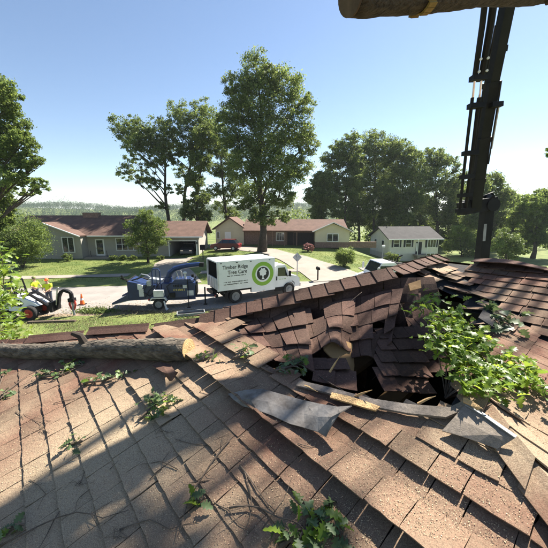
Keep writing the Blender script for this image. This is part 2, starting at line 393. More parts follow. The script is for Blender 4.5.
def tree(name, label, base, lobes, tr, leaves, lsize, lm, cat='tree', group=None, clump=0.30, split=0.35, limb=1.0, hollow=0.35):
    base = Vector(base); t = thing(name, label, cat, base, 0, group)
    mb = MB(); zt = max(c[2] + r * 0.4 for c, r in lobes); top = max(lobes, key=lambda q: q[0][2])[0]
    lob = [((c[0] - base.x, c[1] - base.y, c[2] - base.z), r) for c, r in lobes]
    topv = Vector(top) - base; H = topv.z
    spine = []
    for i in range(9):
        f = i / 8; spine.append(Vector((topv.x * f ** 1.7 + math.sin(i * 1.3) * tr * 0.5 * (f > 0), topv.y * f ** 1.7, H * f - 0.3 * (i == 0))))
    rad = [tr * (1.35 if i == 0 else 1) * (1 - 0.92 * (i / 8) ** 0.8) + 0.02 for i in range(9)]
    mb.tube(spine, rad, 8, jit=0.06)
    def on_spine(z):
        for a, b in zip(spine, spine[1:]):
            if a.z <= z <= b.z: return a.lerp(b, (z - a.z) / max(1e-6, b.z - a.z))
        return spine[-1].copy()
    def rad_at(z): return tr * (1 - 0.92 * (max(0, min(1, z / H))) ** 0.8) + 0.02
    for c, r in lob:
        c = Vector(c); z0 = max(H * split * 0.6, c.z - math.hypot(c.x - 0, c.y) * 0.75 - r * 0.6); z0 = min(z0, H * 0.9)
        a = on_spine(z0); r0 = min(rad_at(z0) * 0.55, 0.10 + r * 0.04) * limb
        mid = a.lerp(c, 0.5) + Vector((rnd.uniform(-.1, .1) * r, rnd.uniform(-.1, .1) * r, 0.12 * r))
        mb.tube([a, mid, c], [r0, r0 * 0.65, r0 * 0.3], 6)
        for _ in range(5):
            d = Vector((rnd.gauss(0, 1), rnd.gauss(0, 1), rnd.gauss(0.2, 0.8))).normalized() * r * 0.8
            b0 = a.lerp(c, rnd.uniform(0.5, 1)); mb.tube([b0, b0.lerp(c + d, 0.5) + Vector((0, 0, 0.05 * r)), c + d], [r0 * 0.4, r0 * 0.25, r0 * 0.08], 5)
    mb.build('trunk', 'bark', t, True)
    pts = crown_points(lob, int(leaves * 1.6), clump * .78, hollow=hollow)
    quick_mesh('crown', leaf_polys(pts, lsize * .72), 4, lm, t)
    return t
def plob(lst, Y, jit=1.0):
    out = []
    for x, y, r in lst:
        yy = Y + rnd.uniform(-1, 1) * r / 300 * Y * 0.8 * jit; p = P(x, y, yy); out.append((tuple(p), r / 300 * yy))
    return out
def gpos(px, Y):
    p = P(px, 250, Y); return (p.x, Y, tz(p.x, Y))
TG = 'tall trees behind the houses'
tree('oak_tree', 'tallest broad leafy tree, trunk on the lawn beside the red car', gpos(262, 42),
     plob([(258, 70, 17), (240, 86, 15), (282, 84, 19), (300, 103, 15), (260, 105, 24), (236, 112, 16), (229, 138, 15), (262, 140, 26), (294, 130, 20), (307, 145, 12), (245, 165, 19), (275, 170, 24), (298, 168, 16), (254, 195, 17), (280, 196, 16), (264, 216, 14), (243, 206, 9), (284, 216, 8), (222, 120, 9)], 42), 0.55, 62000, 0.17, 'leaf_dark', clump=0.26)
tree('oak_tree', 'leaning leafy tree farthest left of the clump behind the brown-roofed house', gpos(170, 52),
     plob([(121, 127, 12), (137, 128, 13), (150, 142, 13), (138, 150, 11), (162, 128, 13), (158, 160, 10), (126, 172, 10), (140, 178, 10), (154, 182, 9), (148, 166, 9), (166, 148, 9), (132, 160, 7), (162, 205, 7), (170, 190, 6), (143, 138, 12), (130, 140, 11), (158, 145, 12), (168, 160, 9)], 52), 0.42, 20000, 0.19, 'leaf_dark', group=TG, clump=0.26, hollow=0.2)
tree('oak_tree', 'leafy tree with forked dark trunk right of the leaning one', gpos(183, 54),
     plob([(180, 112, 12), (172, 130, 12), (192, 125, 14), (186, 148, 13), (204, 112, 13), (176, 158, 9), (198, 150, 11), (182, 170, 9), (190, 178, 8), (178, 190, 7), (188, 202, 7), (196, 138, 12), (210, 128, 12), (172, 145, 10), (202, 165, 10)], 54), 0.42, 20000, 0.19, 'leaf_dark', group=TG, clump=0.26, hollow=0.2)
tree('oak_tree', 'slim tree leafed down to the ground between the two houses', gpos(197, 50),
     plob([(205, 135, 12), (200, 160, 11), (196, 180, 10), (200, 198, 10), (190, 212, 9), (203, 215, 9)], 50), 0.3, 18000, 0.18, 'leaf_dark', group=TG, clump=0.28)
tree('oak_tree', 'dark narrow tree half hidden left of the tallest tree', gpos(228, 56),
     plob([(222, 150, 12), (226, 172, 12), (229, 192, 11), (222, 206, 9), (232, 214, 9), (216, 130, 10), (214, 148, 11), (236, 160, 11), (218, 168, 10), (238, 185, 11), (216, 190, 9)], 56), 0.3, 16000, 0.19, 'leaf_dark', group=TG)
ROW = [('airy tall tree at the left end of the wooded row', 343, 70, [(340, 150, 11), (352, 142, 11), (330, 160, 10), (342, 185, 11), (356, 160, 11), (338, 210, 10), (346, 162, 12), (335, 172, 11), (355, 178, 11), (332, 192, 11), (350, 200, 11)]),
       ('tall rounded tree of the wooded row above the cream house', 372, 74, [(375, 142, 13), (388, 150, 13), (364, 155, 11), (378, 166, 14), (366, 186, 13), (384, 192, 14), (372, 210, 12)]),
       ('full tree of the wooded row over the cream house roof', 402, 72, [(400, 152, 13), (412, 160, 12), (402, 176, 14), (394, 200, 14), (410, 200, 14), (400, 216, 12)]),
       ('leafy tree of the wooded row just left of the black boom', 436, 72, [(432, 158, 12), (445, 166, 13), (430, 180, 14), (448, 190, 14), (425, 205, 13), (442, 214, 14), (458, 178, 11), (456, 208, 12)]),
       ('lower dark tree seen behind the black boom', 486, 66, [(478, 190, 12), (492, 182, 11), (500, 196, 12), (484, 212, 13), (500, 220, 12), (472, 220, 12), (490, 236, 12)]),
       ('pale leafy tree standing at the right edge of the picture', 534, 58, [(530, 205, 12), (543, 198, 11), (520, 218, 11), (540, 222, 13), (553, 208, 11), (528, 236, 12), (546, 240, 10)]),
       ('dense tree filling the gap behind the airy tree of the row', 358, 82, [(358, 170, 11), (352, 186, 11), (362, 200, 11), (350, 212, 10), (362, 218, 10), (345, 222, 9)]),
       ('dense tree in the second rank above the cream house ridge', 388, 84, [(390, 172, 12), (384, 186, 12), (394, 204, 12), (386, 218, 11), (374, 222, 10), (400, 224, 10)]),
       ('dense tree in the second rank right of the cream house', 420, 82, [(420, 172, 12), (416, 190, 12), (424, 206, 12), (416, 222, 12), (430, 228, 11), (440, 236, 10)]),
       ('dense low tree in the second rank left of the boom column', 458, 80, [(456, 190, 11), (462, 204, 12), (452, 220, 12), (464, 230, 12), (446, 240, 10), (472, 242, 10)]),
       ('lower leafy tree in the gap right of the boom column', 512, 74, [(510, 204, 11), (504, 216, 11), (516, 226, 11), (508, 238, 11), (524, 244, 10), (496, 244, 10)]),
       ('small tree showing between the tallest tree and the wooded row', 322, 66, [(322, 182, 11), (314, 196, 10), (328, 200, 10), (318, 212, 9)])]
for lab, px, Y, lb in ROW:
    tree('woodland_tree', lab, gpos(px, Y), plob(lb, Y), 0.38, 25000, 0.24, 'leaf_mid' if px > 500 else 'leaf_dark', group='trees of the wooded row', clump=0.27)
tree('young_tree', 'light green low tree right of the boom column', gpos(508, 42), plob([(505, 236, 9), (514, 242, 9), (498, 246, 8), (510, 252, 10), (522, 250, 7)], 42), 0.12, 9000, 0.13, 'leaf_light')
tree('young_tree', 'low spreading evergreen in front of the tall wooded row', gpos(462, 60), plob([(458, 232, 9), (466, 240, 10), (452, 246, 9), (470, 250, 9)], 60), 0.15, 9000, 0.18, 'leaf_mid')
tree('maple_tree', 'large leafy tree at the left edge of the picture', (-26.5, 25.5, tz(-26.5, 25.5)),
     plob([(-8, 88, 20), (8, 100, 13), (12, 124, 15), (24, 142, 12), (4, 150, 18), (28, 162, 11), (14, 176, 14), (38, 160, 7), (40, 186, 8), (-6, 190, 16), (28, 192, 7), (-22, 140, 22), (4, 205, 11), (-26, 190, 18), (-10, 222, 16), (8, 216, 9), (-30, 230, 16)], 26), 0.45, 46000, 0.13, 'leaf_mid', clump=0.25)
tree('garden_tree', 'small rounded tree in front of the brown-roofed house', gpos(147, 36.5),
     plob([(146, 217, 10), (135, 226, 10), (158, 226, 10), (146, 234, 13), (133, 240, 9), (160, 240, 9), (147, 250, 9)], 36.5, 0.6), 0.14, 15000, 0.11, 'leaf_mid')
def shrub(name, label, px, py, rx, rz, Y, n, s, lm='leaf_mid', group=None):
    b = gpos(px, Y); k = Y / 300; t = thing(name, label, 'shrub', b, 0, group)
    mb = MB()
    for i in range(7):
        a = i * 0.9; mb.tube([(0, 0, -0.1), (math.cos(a) * rx * k * 0.3, math.sin(a) * rx * k * 0.3, rz * k * 0.7), (math.cos(a) * rx * k * 0.6, math.sin(a) * rx * k * 0.6, rz * k * 1.3)], [0.04, 0.03, 0.01], 5)
    mb.build('stem', 'bark', t)
    lob = [((0, 0, rz * k), rx * k * 0.85)]
    for i in range(9):
        a = i * 2.4; q = 0.35 + 0.3 * rnd.random(); lob.append(((math.cos(a) * rx * k * q, math.sin(a) * rx * k * q, rz * k * (0.55 + 0.75 * rnd.random())), rx * k * 0.42))
    pts = crown_points(lob, n, 0.26, rz / rx); pts = pts[pts[:, 2] > 0.02]
    quick_mesh('foliage', leaf_polys(pts, s), 4, lm, t); return t
shrub('shrub', 'huge rounded shrub left of the brown-roofed house', 20, 240, 29, 30, 33, 40000, 0.075, 'leaf_mid')
shrub('shrub', 'round clipped bush on the lawn right of the mailbox', 345, 257, 12, 11.0, 33.5, 22000, 0.05, 'leaf_mid')
shrub('shrub', 'dark bush in front of the cream house', 393, 256, 9, 6.5, 46, 5000, 0.08, 'leaf_dark')
shrub('shrub', 'flowering pink shrub by the low house porch', 308, 246, 6, 4.5, 42.5, 3000, 0.08, 'leaf_pink')
for i, (px, lab) in enumerate([(66, 'clipped bush under the narrow front window of the brown-roofed house'), (112, 'low bush left under the wide window'), (122, 'low bush in the middle under the wide window'), (132, 'low bush right under the wide window'), (160, 'low bush beside the open garage')]):
    shrub('shrub', lab, px, 255, 5.5 if i == 0 else 4.5, 5 if i == 0 else 3, 37 if i == 0 else 38, 2600, 0.06, 'leaf_dark' if i else 'leaf_mid', 'foundation bushes')

# far wooded hillside (one mass)
n = 5200; hx = nrg.uniform(-560, 520, n); hy = 330 + 330 * nrg.random(n) ** 0.8; hz = terr(hx, hy)
cs = nrg.uniform(2.6, 5.5, n) * (1 + .9 * (nrg.random(n) < .04))
C = np.repeat(np.stack([hx, hy, hz + cs * 1.1], -1), 46, 0); D = nrg.normal(size=C.shape); D /= np.linalg.norm(D, axis=1)[:, None]
C = C + D * (np.repeat(cs, 46) * nrg.uniform(0.6, 1.05, len(C)))[:, None] * np.array([1, 1, 1.1])
tag(quick_mesh('hillside_wood', leaf_polys(C, .7), 4, 'leaf_hill'), 'far wooded hillside behind the brown-roofed house', 'woodland', kind='stuff')
# low woodland belt closing the view behind the houses
n = 900; hx = nrg.uniform(-150, 150, n); hy = nrg.uniform(72, 150, n); hz = terr(hx, hy); cs = nrg.uniform(1.8, 3.4, n)
keep = ((hx > 2) & (hy < 100)) | (hy > 138); hx, hy, hz, cs = hx[keep], hy[keep], hz[keep], cs[keep]; n = len(hx)
C = np.repeat(np.stack([hx, hy, hz + cs], -1), 90, 0); D = nrg.normal(size=C.shape); D /= np.linalg.norm(D, axis=1)[:, None]
C = C + D * (np.repeat(cs, 90) * nrg.uniform(0.4, 1.05, len(C)))[:, None] * np.array([1, 1, 1.0])
tag(quick_mesh('woodland_belt', leaf_polys(C, 0.34), 4, 'leaf_dark'), 'low woodland showing between trunks behind the houses', 'woodland', kind='stuff')

# ------------------------------------------------------------------ houses across the street
def window(parent, x0, x1, z0, z1, y, mull=1, rail=False, shut=None, name='window'):
    w = MB(); t = 0.09
    w.box(((x0 + x1) / 2, y - 0.02, z0 - t / 2), (x1 - x0 + 2 * t, 0.14, t)); w.box(((x0 + x1) / 2, y - 0.02, z1 + t / 2), (x1 - x0 + 2 * t, 0.12, t))
    for xx in (x0 - t / 2, x1 + t / 2): w.box((xx, y - 0.02, (z0 + z1) / 2), (t, 0.12, z1 - z0))
    for i in range(1, mull): w.box((x0 + (x1 - x0) * i / mull, y - 0.02, (z0 + z1) / 2), (0.07, 0.10, z1 - z0))
    if rail: w.box(((x0 + x1) / 2, y - 0.015, (z0 + z1) / 2), (x1 - x0 - 0.002, 0.08, 0.06))
    f = w.build(name, 'trim', parent)
    for i in range(mull):
        a, b = x0 + (x1 - x0) * i / mull, x0 + (x1 - x0) * (i + 1) / mull
        MB().box(((a + b) / 2, y + 0.01, (z0 + z1) / 2), (b - a - 0.03, 0.03, z1 - z0 - 0.01)).build('pane', 'glass', f)
    if shut:
        for xx in (x0 - t - shut / 2, x1 + t + shut / 2): MB().box((xx, y - 0.03, (z0 + z1) / 2), (shut, 0.05, z1 - z0 + 0.15)).build('shutter', 'shutter', f)
    return f
def siding(parent, x0, x1, y, z0, z1, m_, name='siding_board', ax='x', step=0.2, top=None):
    """overlapping boards; top(z)->(xa,xb) trims gable courses"""
    z = z0
    while z < z1 - 0.02:
        a, b = (x0, x1) if top is None else top(z + step * 0.6)
        if b - a > 0.15:
            h = min(step, z1 - z); mb = MB()
            if ax == 'x': mb.prism([(y - 0.03, z), (y - 0.005, z + h), (y + 0.02, z + h), (y + 0.02, z)], a, b, 'x')
            else: mb.prism([(y - 0.03, z), (y - 0.005, z + h), (y + 0.02, z + h), (y + 0.02, z)], a, b, 'y')
            mb.build(name, m_, parent)
        z += step
def roof_slab(parent, name, m_, quad, th=0.16):
    q = [Vector(p) for p in quad]; n_ = (q[1] - q[0]).cross(q[2] - q[0]).normalized()
    if n_.z < 0: n_ = -n_
    mb = MB(); k = len(q); mb.add([p for p in q] + [p - n_ * th for p in q], [tuple(range(k)), tuple(range(2 * k - 1, k - 1, -1))] + [(i, i + k, (i + 1) % k + k, (i + 1) % k) for i in range(k)])
    return mb.build(name, m_, parent)

# brown-roofed ranch house
b = P(20, 259, 38.5); S1 = 38.9 / 300
h1 = thing('ranch_house', 'long grey ranch house with brown roof and open garage', 'house', (b.x, 38.5, tz(b.x + 11, 39) + 0.02), R(3))
X1 = lambda px: (px - 20) * S1
GW, RW = X1(81), X1(198)
w = MB(); w.box((GW / 2, 4.2, 1.5), (GW, 8.4, 3.0)); wl = w.build('wall', 'siding_grey', h1)
w = MB(); w.prism([(-0.0, 3.0), (GW, 3.0), (X1(50), 4.45)], 0.0, 0.3); w.build('gable_wall', 'siding_grey', h1)
gx0, gx1 = X1(164.5), X1(192)
w = MB(); w.box(((GW + gx0) / 2 + 0.002, 5.2, 1.4), (gx0 - GW, 7.4, 2.8)); w.build('wall', 'siding_grey', h1)
w = MB(); w.box(((gx1 + RW - 0.4) / 2, 5.2, 1.4), (RW - 0.4 - gx1, 7.4, 2.8)); w.build('wall', 'siding_grey', h1)
w = MB(); w.box(((gx0 + gx1) / 2, 1.62, 2.5), (gx1 - gx0 + 0.02, 0.25, 0.62)); w.build('garage_header', 'siding_grey', h1)
w = MB(); w.box(((gx0 + gx1) / 2, 8.9, 1.4), (gx1 - gx0, 0.1, 2.8)); w.build('garage_back_wall', 'dark_inside', h1)
w = MB(); w.box(((gx0 + gx1) / 2, 1.47, 2.16), (gx1 - gx0 + 0.3, 0.08, 0.14))
for xx in (gx0 - 0.08, gx1 + 0.08): w.box((xx, 1.47, 1.05), (0.14, 0.08, 2.08))
w.build('garage_trim', 'trim', h1)
siding(h1, 0, GW, -0.0, 0.3, 2.95, 'siding_grey', step=0.22)
siding(h1, GW + 0.02, gx0 - 0.2, 1.5, 0.3, 2.7, 'siding_grey', step=0.22)
# roofs: the main slope, the front gable, the lower garage wing
RX = X1(128)
def ridge(z0, z1, x0, x1, yf, yr, yb, nm='roof'):
    roof_slab(h1, nm, 'roof_far', [(x0, yf, z0), (x1, yf, z0), (x1, yr, z1), (x0, yr, z1)]); roof_slab(h1, nm, 'roof_far', [(x0, yb, z0), (x1, yb, z0), (x1, yr, z1), (x0, yr, z1)])
ridge(2.95, 5.55, -2.0, RX, 0.75, 5.2, 9.6); ridge(2.8, 4.75, RX + 0.01, RW + 0.3, 0.8, 5.2, 9.6)
w = MB(); w.prism([(1.6, 2.7), (8.9, 2.7), (5.2, 4.55)], RW - 0.45, RW - 0.38, 'x'); w.build('gable_wall', 'siding_grey', h1)
w = MB(); w.prism([(1.6, 2.8), (8.9, 2.8), (5.2, 5.35)], RX - 0.2, RX - 0.12, 'x'); w.build('gable_wall', 'siding_grey', h1)
pk = X1(50)
roof_slab(h1, 'roof', 'roof_far', [(pk, -0.6, 4.72), (GW + 0.25, -0.6, 3.02), (GW + 0.25, 4.5, 3.02), (pk, 4.5, 4.72)]); roof_slab(h1, 'roof', 'roof_far', [(pk - 0.01, -0.6, 4.72), (-1.2, -0.6, 3.0), (-1.2, 4.5, 3.0), (pk - 0.01, 4.5, 4.72)])
w = MB(); w.tube([(pk, -0.65, 4.62), (GW + 0.25, -0.65, 2.92)], 0.09, 4); w.tube([(pk, -0.65, 4.62), (-1.2, -0.65, 2.90)], 0.09, 4); w.build('bargeboard', 'trim', h1)
w = MB(); w.box(((GW + RX) / 2 + 0.2, 0.7, 2.86), (RX - GW - 0.5, 0.1, 0.14)); w.box(((RX + RW) / 2 + 0.15, 0.75, 2.70), (RW - RX + 0.2, 0.1, 0.14)); w.build('gutter', 'trim', h1)
ch = MB(); ch.box((X1(74), 5.1, 5.5), (2.1, 0.9, 0.75)); c_ = ch.build('chimney', 'brick_dark', h1); MB().box((X1(74), 5.1, 5.9), (2.25, 1.05, 0.08)).build('chimney_cap', 'concrete', c_)
window(h1, X1(63.5), X1(74), 0.9, 2.75, -0.03, 2)
window(h1, X1(110.5), X1(133), 0.95, 2.5, 1.47, 4, True)
d_ = MB().box((X1(93.5), 1.44, 1.3), (1.15, 0.08, 2.2)).build('door', 'trim', h1)
MB().box((X1(93.5), 1.39, 1.35), (0.8, 0.03, 1.85)).build('door_pane', 'glass', d_); MB().box((X1(93.5) - 0.48, 1.37, 1.2), (0.05, 0.06, 0.16)).build('handle', 'steel', d_)
st = MB(); st.box((X1(96), 0.7, 0.1), (3.2, 1.5, 0.2)); st.box((X1(96), -0.2, 0.0), (3.2, 0.5, 0.18)); st.build('front_step', 'concrete', h1)
w = MB()
for xx in (X1(88), X1(104)): w.tube([(xx, 0.3, 0.2), (xx, 0.3, 1.0)], 0.03, 6)
w.build('rail_post', 'black_metal', h1)
w = MB(); w.box((RW - 0.6, 1.35, 1.85), (0.16, 0.16, 0.3)); w.build('wall_lamp', 'black_metal', h1)

def car(name, label, loc, rz, paint, L=4.4):
    c = thing(name, label, 'car', loc, rz); k = L / 4.4
    prof = [(-2.2, .35), (-2.2, .85), (-2.0, 1.0), (-1.2, 1.05), (1.0, 1.02), (2.0, .85), (2.2, .65), (2.2, .32)]
    MB().prism([(x * k, z) for x, z in prof], -0.86, 0.86).build('body', paint, c)
    cab = MB(); lo = [(-1.9 * k, 1.03), (1.05 * k, 1.02)]; hi = [(-1.45 * k, 1.5), (0.35 * k, 1.52)]
    cab.add([(lo[0][0], -.84, lo[0][1]), (lo[1][0], -.84, lo[1][1]), (lo[1][0], .84, lo[1][1]), (lo[0][0], .84, lo[0][1]), (hi[0][0], -.64, hi[0][1]), (hi[1][0], -.64, hi[1][1]), (hi[1][0], .64, hi[1][1]), (hi[0][0], .64, hi[0][1])],
            [(0, 1, 5, 4), (1, 2, 6, 5), (2, 3, 7, 6), (3, 0, 4, 7), (4, 5, 6, 7), (0, 3, 2, 1)]); cab.build('window_glass', 'glass', c)
    MB().box((-0.55 * k, 0, 1.535), (1.9 * k, 1.3, 0.05)).build('roof', paint, c)
    w = MB()
    for sy in (-1, 1):
        for x in (-0.55 * k, 0.35 * k): w.tube([(x, sy * .84, 1.03), (x - (0.1 if x < 0 else 0.08), sy * .655, 1.52)], 0.035, 4)
    w.build('pillar', paint, c)
    for sx in (-1.35, 1.35):
        for sy in (-1, 1):
            wh = MB().cyl((sx * k, sy * .78, .32), (0, 1, 0), .32, .2, 14).build('wheel', 'rubber', c); MB().cyl((sx * k, sy * .885, .32), (0, 1, 0), .19, .03, 10).build('rim', 'steel', wh)
    for sy in (-.6, .6):
        MB().box((2.17 * k, sy, .72), (.1, .35, .14)).build('headlight', 'chrome', c); MB().box((-2.19 * k, sy, .85), (.06, .3, .16)).build('tail_light', 'red_paint', c)
    return c
gp = h1.location; car('parked_car', 'dark grey car parked inside the open garage', (gp.x + (gx0 + gx1) / 2, gp.y + 5.4, gp.z), R(-87), 'car_grey')
rc = P(226, 247, 43.5); car('parked_car', 'dark red car on the drive left of the tallest tree', (rc.x, 43.5, tz(rc.x, 43.5) + 0.06), R(172), 'car_red', 4.2)

# low cream house with two gables
b = P(213, 247, 47.5); S2 = 47.7 / 300
h2 = thing('gable_house', 'low cream house with brown roof and two front gables', 'house', (b.x, 46.5, tz(-1.0, 46.0) - 0.05), R(-2))
X2 = lambda px: (px - 213) * S2
Z2 = lambda py, Yd=46.5: (P(274, py, Yd).z - h2.location.z)
wl_, wr_ = X2(214.5), X2(243); ap = X2(229)
w = MB(); w.box(((wl_ + wr_) / 2, 5.5, 1.4), (wr_ - wl_, 7.0, 2.8)); w.build('wall', 'siding_cream', h2)
w = MB(); w.prism([(wl_, 2.8), (wr_, 2.8), (ap, 4.35)], 2.0, 2.3); w.build('gable_wall', 'siding_cream', h2)
siding(h2, wl_, wr_, 2.0, 0.2, 2.75, 'siding_cream', step=0.25)
roof_slab(h2, 'roof', 'roof_far', [(ap, 1.5, 4.6), (wr_ + .5, 1.5, 2.7), (wr_ + .5, 9.5, 2.7), (ap, 9.5, 4.6)]); roof_slab(h2, 'roof', 'roof_far', [(ap - .01, 1.5, 4.6), (wl_ - .5, 1.5, 2.7), (wl_ - .5, 9.5, 2.7), (ap - .01, 9.5, 4.6)])
window(h2, X2(216), X2(218.5), 1.2, 2.2, 1.96); MB().box((X2(227), 1.95, 1.2), (1.0, 0.08, 2.1)).build('door', 'trim', h2)
mr0, mr1 = X2(243), X2(313)
w = MB(); w.box(((mr0 + mr1) / 2 + .003, 5.2, 1.3), (mr1 - mr0, 6.0, 2.6)); w.build('wall', 'brick_dark', h2)
roof_slab(h2, 'roof', 'roof_far', [(mr0, 0.6, 2.55), (X2(346), 0.6, 2.55), (X2(346), 5.3, 4.2), (mr0, 5.3, 4.2)]); roof_slab(h2, 'roof', 'roof_far', [(mr0, 9.6, 2.55), (X2(346), 9.6, 2.55), (X2(346), 5.3, 4.2), (mr0, 5.3, 4.2)])
rl_, rr_ = X2(313.5), X2(346); ra = X2(330)
w = MB(); w.box(((rl_ + rr_) / 2, 3.5, 1.72), (rr_ - rl_, 7.0, 1.75)); w.build('wall', 'siding_cream', h2)
w = MB(); w.box(((rl_ + rr_) / 2, 3.5, 0.42), (rr_ - rl_ + .02, 7.02, 0.85)); w.build('brick_base', 'brick_dark', h2)
w = MB(); w.prism([(rl_, 2.59), (rr_, 2.59), (ra, 3.65)], 0.0, 0.3); w.build('gable_wall', 'siding_cream', h2)
roof_slab(h2, 'roof', 'roof_far', [(ra, -0.5, 3.9), (rr_ + .5, -0.5, 2.5), (rr_ + .5, 5, 2.5), (ra, 5, 3.9)]); roof_slab(h2, 'roof', 'roof_far', [(ra - .01, -0.5, 3.9), (rl_ - .5, -0.5, 2.5), (rl_ - .5, 5, 2.5), (ra - .01, 5, 3.9)])
w = MB(); w.tube([(ra, -.55, 3.82), (rr_ + .5, -.55, 2.42)], .08, 4); w.tube([(ra, -.55, 3.82), (rl_ - .5, -.55, 2.42)], .08, 4); w.build('bargeboard', 'trim', h2)
window(h2, X2(325), X2(335), 1.0, 2.05, -0.03, 2)
for px in (272, 284, 296): w = MB(); w.box((X2(px), 1.0, 1.25), (0.14, 0.14, 2.5)); w.build('porch_post', 'brick_dark', h2)
window(h2, X2(276), X2(284), 0.9, 2.1, 2.18, 3); MB().box((X2(290), 2.16, 1.15), (1.0, .08, 2.1)).build('door', 'dark_inside', h2)
MB().box((X2(305), 2.16, 1.1), (3.6, .08, 2.1)).build('garage_door', 'dark_inside', h2)
w = MB(); w.box((X2(350), 0.2, 0.45), (7.0, 0.3, 0.9)); w.build('garden_wall', 'brick_dark', h2)
w = MB(); w.box((X2(286), 5.2, 4.3), (1.0, .7, 0.9)); w.build('chimney', 'brick_dark', h2)

# cream split-level house
b = P(388, 258, 54); S3 = 54.6 / 300
h3 = thing('split_level_house', 'two-storey cream house with dark roof and black shutters', 'house', (b.x, 54, b.z), R(7))
W3, D3, E3 = 9.6, 7.6, 3.55
w = MB(); w.box((W3 / 2, D3 / 2, E3 / 2 - .6), (W3, D3, E3 + 1.2)); w.build('wall', 'siding_white', h3)
w = MB(); w.box((W3 / 2, D3 / 2, 0.1), (W3 + .06, D3 + .06, 1.3)); w.build('brick_base', 'siding_beige', h3)
for x_ in (0, W3 - .1): MB().prism([(0, E3), (D3, E3), (D3 / 2, E3 + 1.75)], x_, x_ + .1, 'x').build('gable_wall', 'siding_white', h3)
siding(h3, 0, W3, -0.0, 0.8, E3, 'siding_white', step=0.25)
roof_slab(h3, 'roof', 'roof_far_dark', [(-.5, -.7, E3 - .1), (W3 + .5, -.7, E3 - .1), (W3 + .5, D3 / 2, E3 + 1.95), (-.5, D3 / 2, E3 + 1.95)]); roof_slab(h3, 'roof', 'roof_far_dark', [(-.5, D3 + .7, E3 - .1), (W3 + .5, D3 + .7, E3 - .1), (W3 + .5, D3 / 2, E3 + 1.95), (-.5, D3 / 2, E3 + 1.95)])
w = MB(); w.box((W3 / 2, -.76, E3 - .17), (W3 + 1.0, .12, .16)); w.build('gutter', 'trim', h3)
window(h3, .9, 1.9, 2.0, 3.2, -.03, 1, True, .32); window(h3, 3.2, 4.2, 2.0, 3.2, -.03, 1, True, .32); window(h3, 7.4, 9.0, 1.9, 3.2, -.03, 3, False, .32)
window(h3, 7.4, 8.9, .1, .7, -.06, 2); window(h3, .8, 2.0, .1, .7, -.06, 2)
d_ = MB().box((5.75, -.05, 1.75), (1.1, .1, 2.2)).build('door', 'shutter', h3); MB().box((5.3, -.115, 1.9), (.22, .03, 1.5)).build('door_pane', 'trim', d_)
w = MB(); w.box((5.75, -.7, .55), (2.2, 1.3, .2)); w.box((5.75, -.9, .2), (1.8, .9, .5)); w.build('front_step', 'concrete', h3)
w = MB()
for xx in (4.85, 6.65): w.tube([(xx, -1.2, .4), (xx, -1.2, 3.4)], .06, 8)
w.build('porch_post', 'trim', h3)
for yy in (2.2, 5.2):      # gable-side windows face -x
    f = MB().box((-.03, yy, 2.5), (.1, .9, 1.1)).build('window', 'trim', h3); MB().box((-.07, yy, 2.5), (.05, .74, .94)).build('pane', 'glass', f)
w = MB(); w.tube([(.25, -.12, 0), (.25, -.12, E3 - .2)], .05, 6); w.build('downpipe', 'trim', h3)

# ------------------------------------------------------------------ chip truck
def wheel(parent, c, r, wd, rimmat='pale_steel', n=20, side=-1, lugs=True):
    c = Vector(c); mb = MB()
    prof = [(0.62, -.5), (.92, -.5), (1.0, -.36), (1.0, .36), (.92, .5), (.62, .5)]
    for k in range(n):
        a = 2 * math.pi * k / n
        for q, y in prof: mb.v.append((c.x + math.cos(a) * q * r, c.y + y * wd, c.z + math.sin(a) * q * r))
    K = len(prof)
    for k in range(n):
        for j in range(K):
            mb.f.append((k * K + j, k * K + (j + 1) % K, ((k + 1) % n) * K + (j + 1) % K, ((k + 1) % n) * K + j))
    w = mb.build('wheel', 'rubber', parent)
    rm = MB().cyl(c + Vector((0, side * wd * .16, 0)), (0, 1, 0), r * .63, wd * .5, n); rm.cyl(c + Vector((0, side * wd * .5, 0)), (0, 1, 0), r * .22, wd * .3, 10)
    if lugs:
        for k in range(8):
            a = k * .785; rm.cyl(c + Vector((math.cos(a) * r * .4, side * wd * .42, math.sin(a) * r * .4)), (0, 1, 0), r * .05, .04, 6)
    rm.build('rim', rimmat, w); return w
def flat_disc(parent, name, m_, cx, cz, y, r0, r1, n=40, th=0.004):
    mb = MB()
    for yy in (y, y - th):
        for k in range(n):
            a = 2 * math.pi * k / n
            mb.v.append((cx + math.cos(a) * r1, yy, cz + math.sin(a) * r1))
        for k in range(n):
            a = 2 * math.pi * k / n
            mb.v.append((cx + math.cos(a) * r0, yy, cz + math.sin(a) * r0))
    for k in range(n):
        j = (k + 1) % n
        mb.f += [(k, j, n + j, n + k), (2 * n + k, 3 * n + k, 3 * n + j, 2 * n + j), (k, 2 * n + k, 2 * n + j, j)]
        if r0 > 0: mb.f.append((n + k, n + j, 3 * n + j, 3 * n + k))
    return mb.build(name, m_, parent)
def text(parent, s, x, y, z, size, m_, name='lettering', sx=1.0, bold=0.0):
    cu = bpy.data.curves.new(name, 'FONT'); cu.body = s; cu.size = size; cu.extrude = 0.002; cu.offset = bold
    o = bpy.data.objects.new(name, cu); COL.objects.link(o); dg = bpy.context.evaluated_depsgraph_get()
    m = bpy.data.meshes.new_from_object(o.evaluated_get(dg)); bpy.data.objects.remove(o); m.materials.clear(); m.materials.append(M[m_])
    t = link(name, m, parent); t.location = (x, y, z); t.rotation_euler = (R(90), 0, 0); t.scale = (sx, 1, 1); return t
rp = G(219.5, 306, 0.015); TH = R(29)
tk = thing('chip_truck', 'white box chip truck with green ring logo on its side', 'truck', (rp.x, rp.y, .015), TH)
tk.location = Vector((rp.x, rp.y, .015)) + Matrix.Rotation(TH, 3, 'Z') @ Vector((0, 1.2, 0))
BL, BZ0, BZ1, HW = 4.35, 1.02, 3.0, 1.2
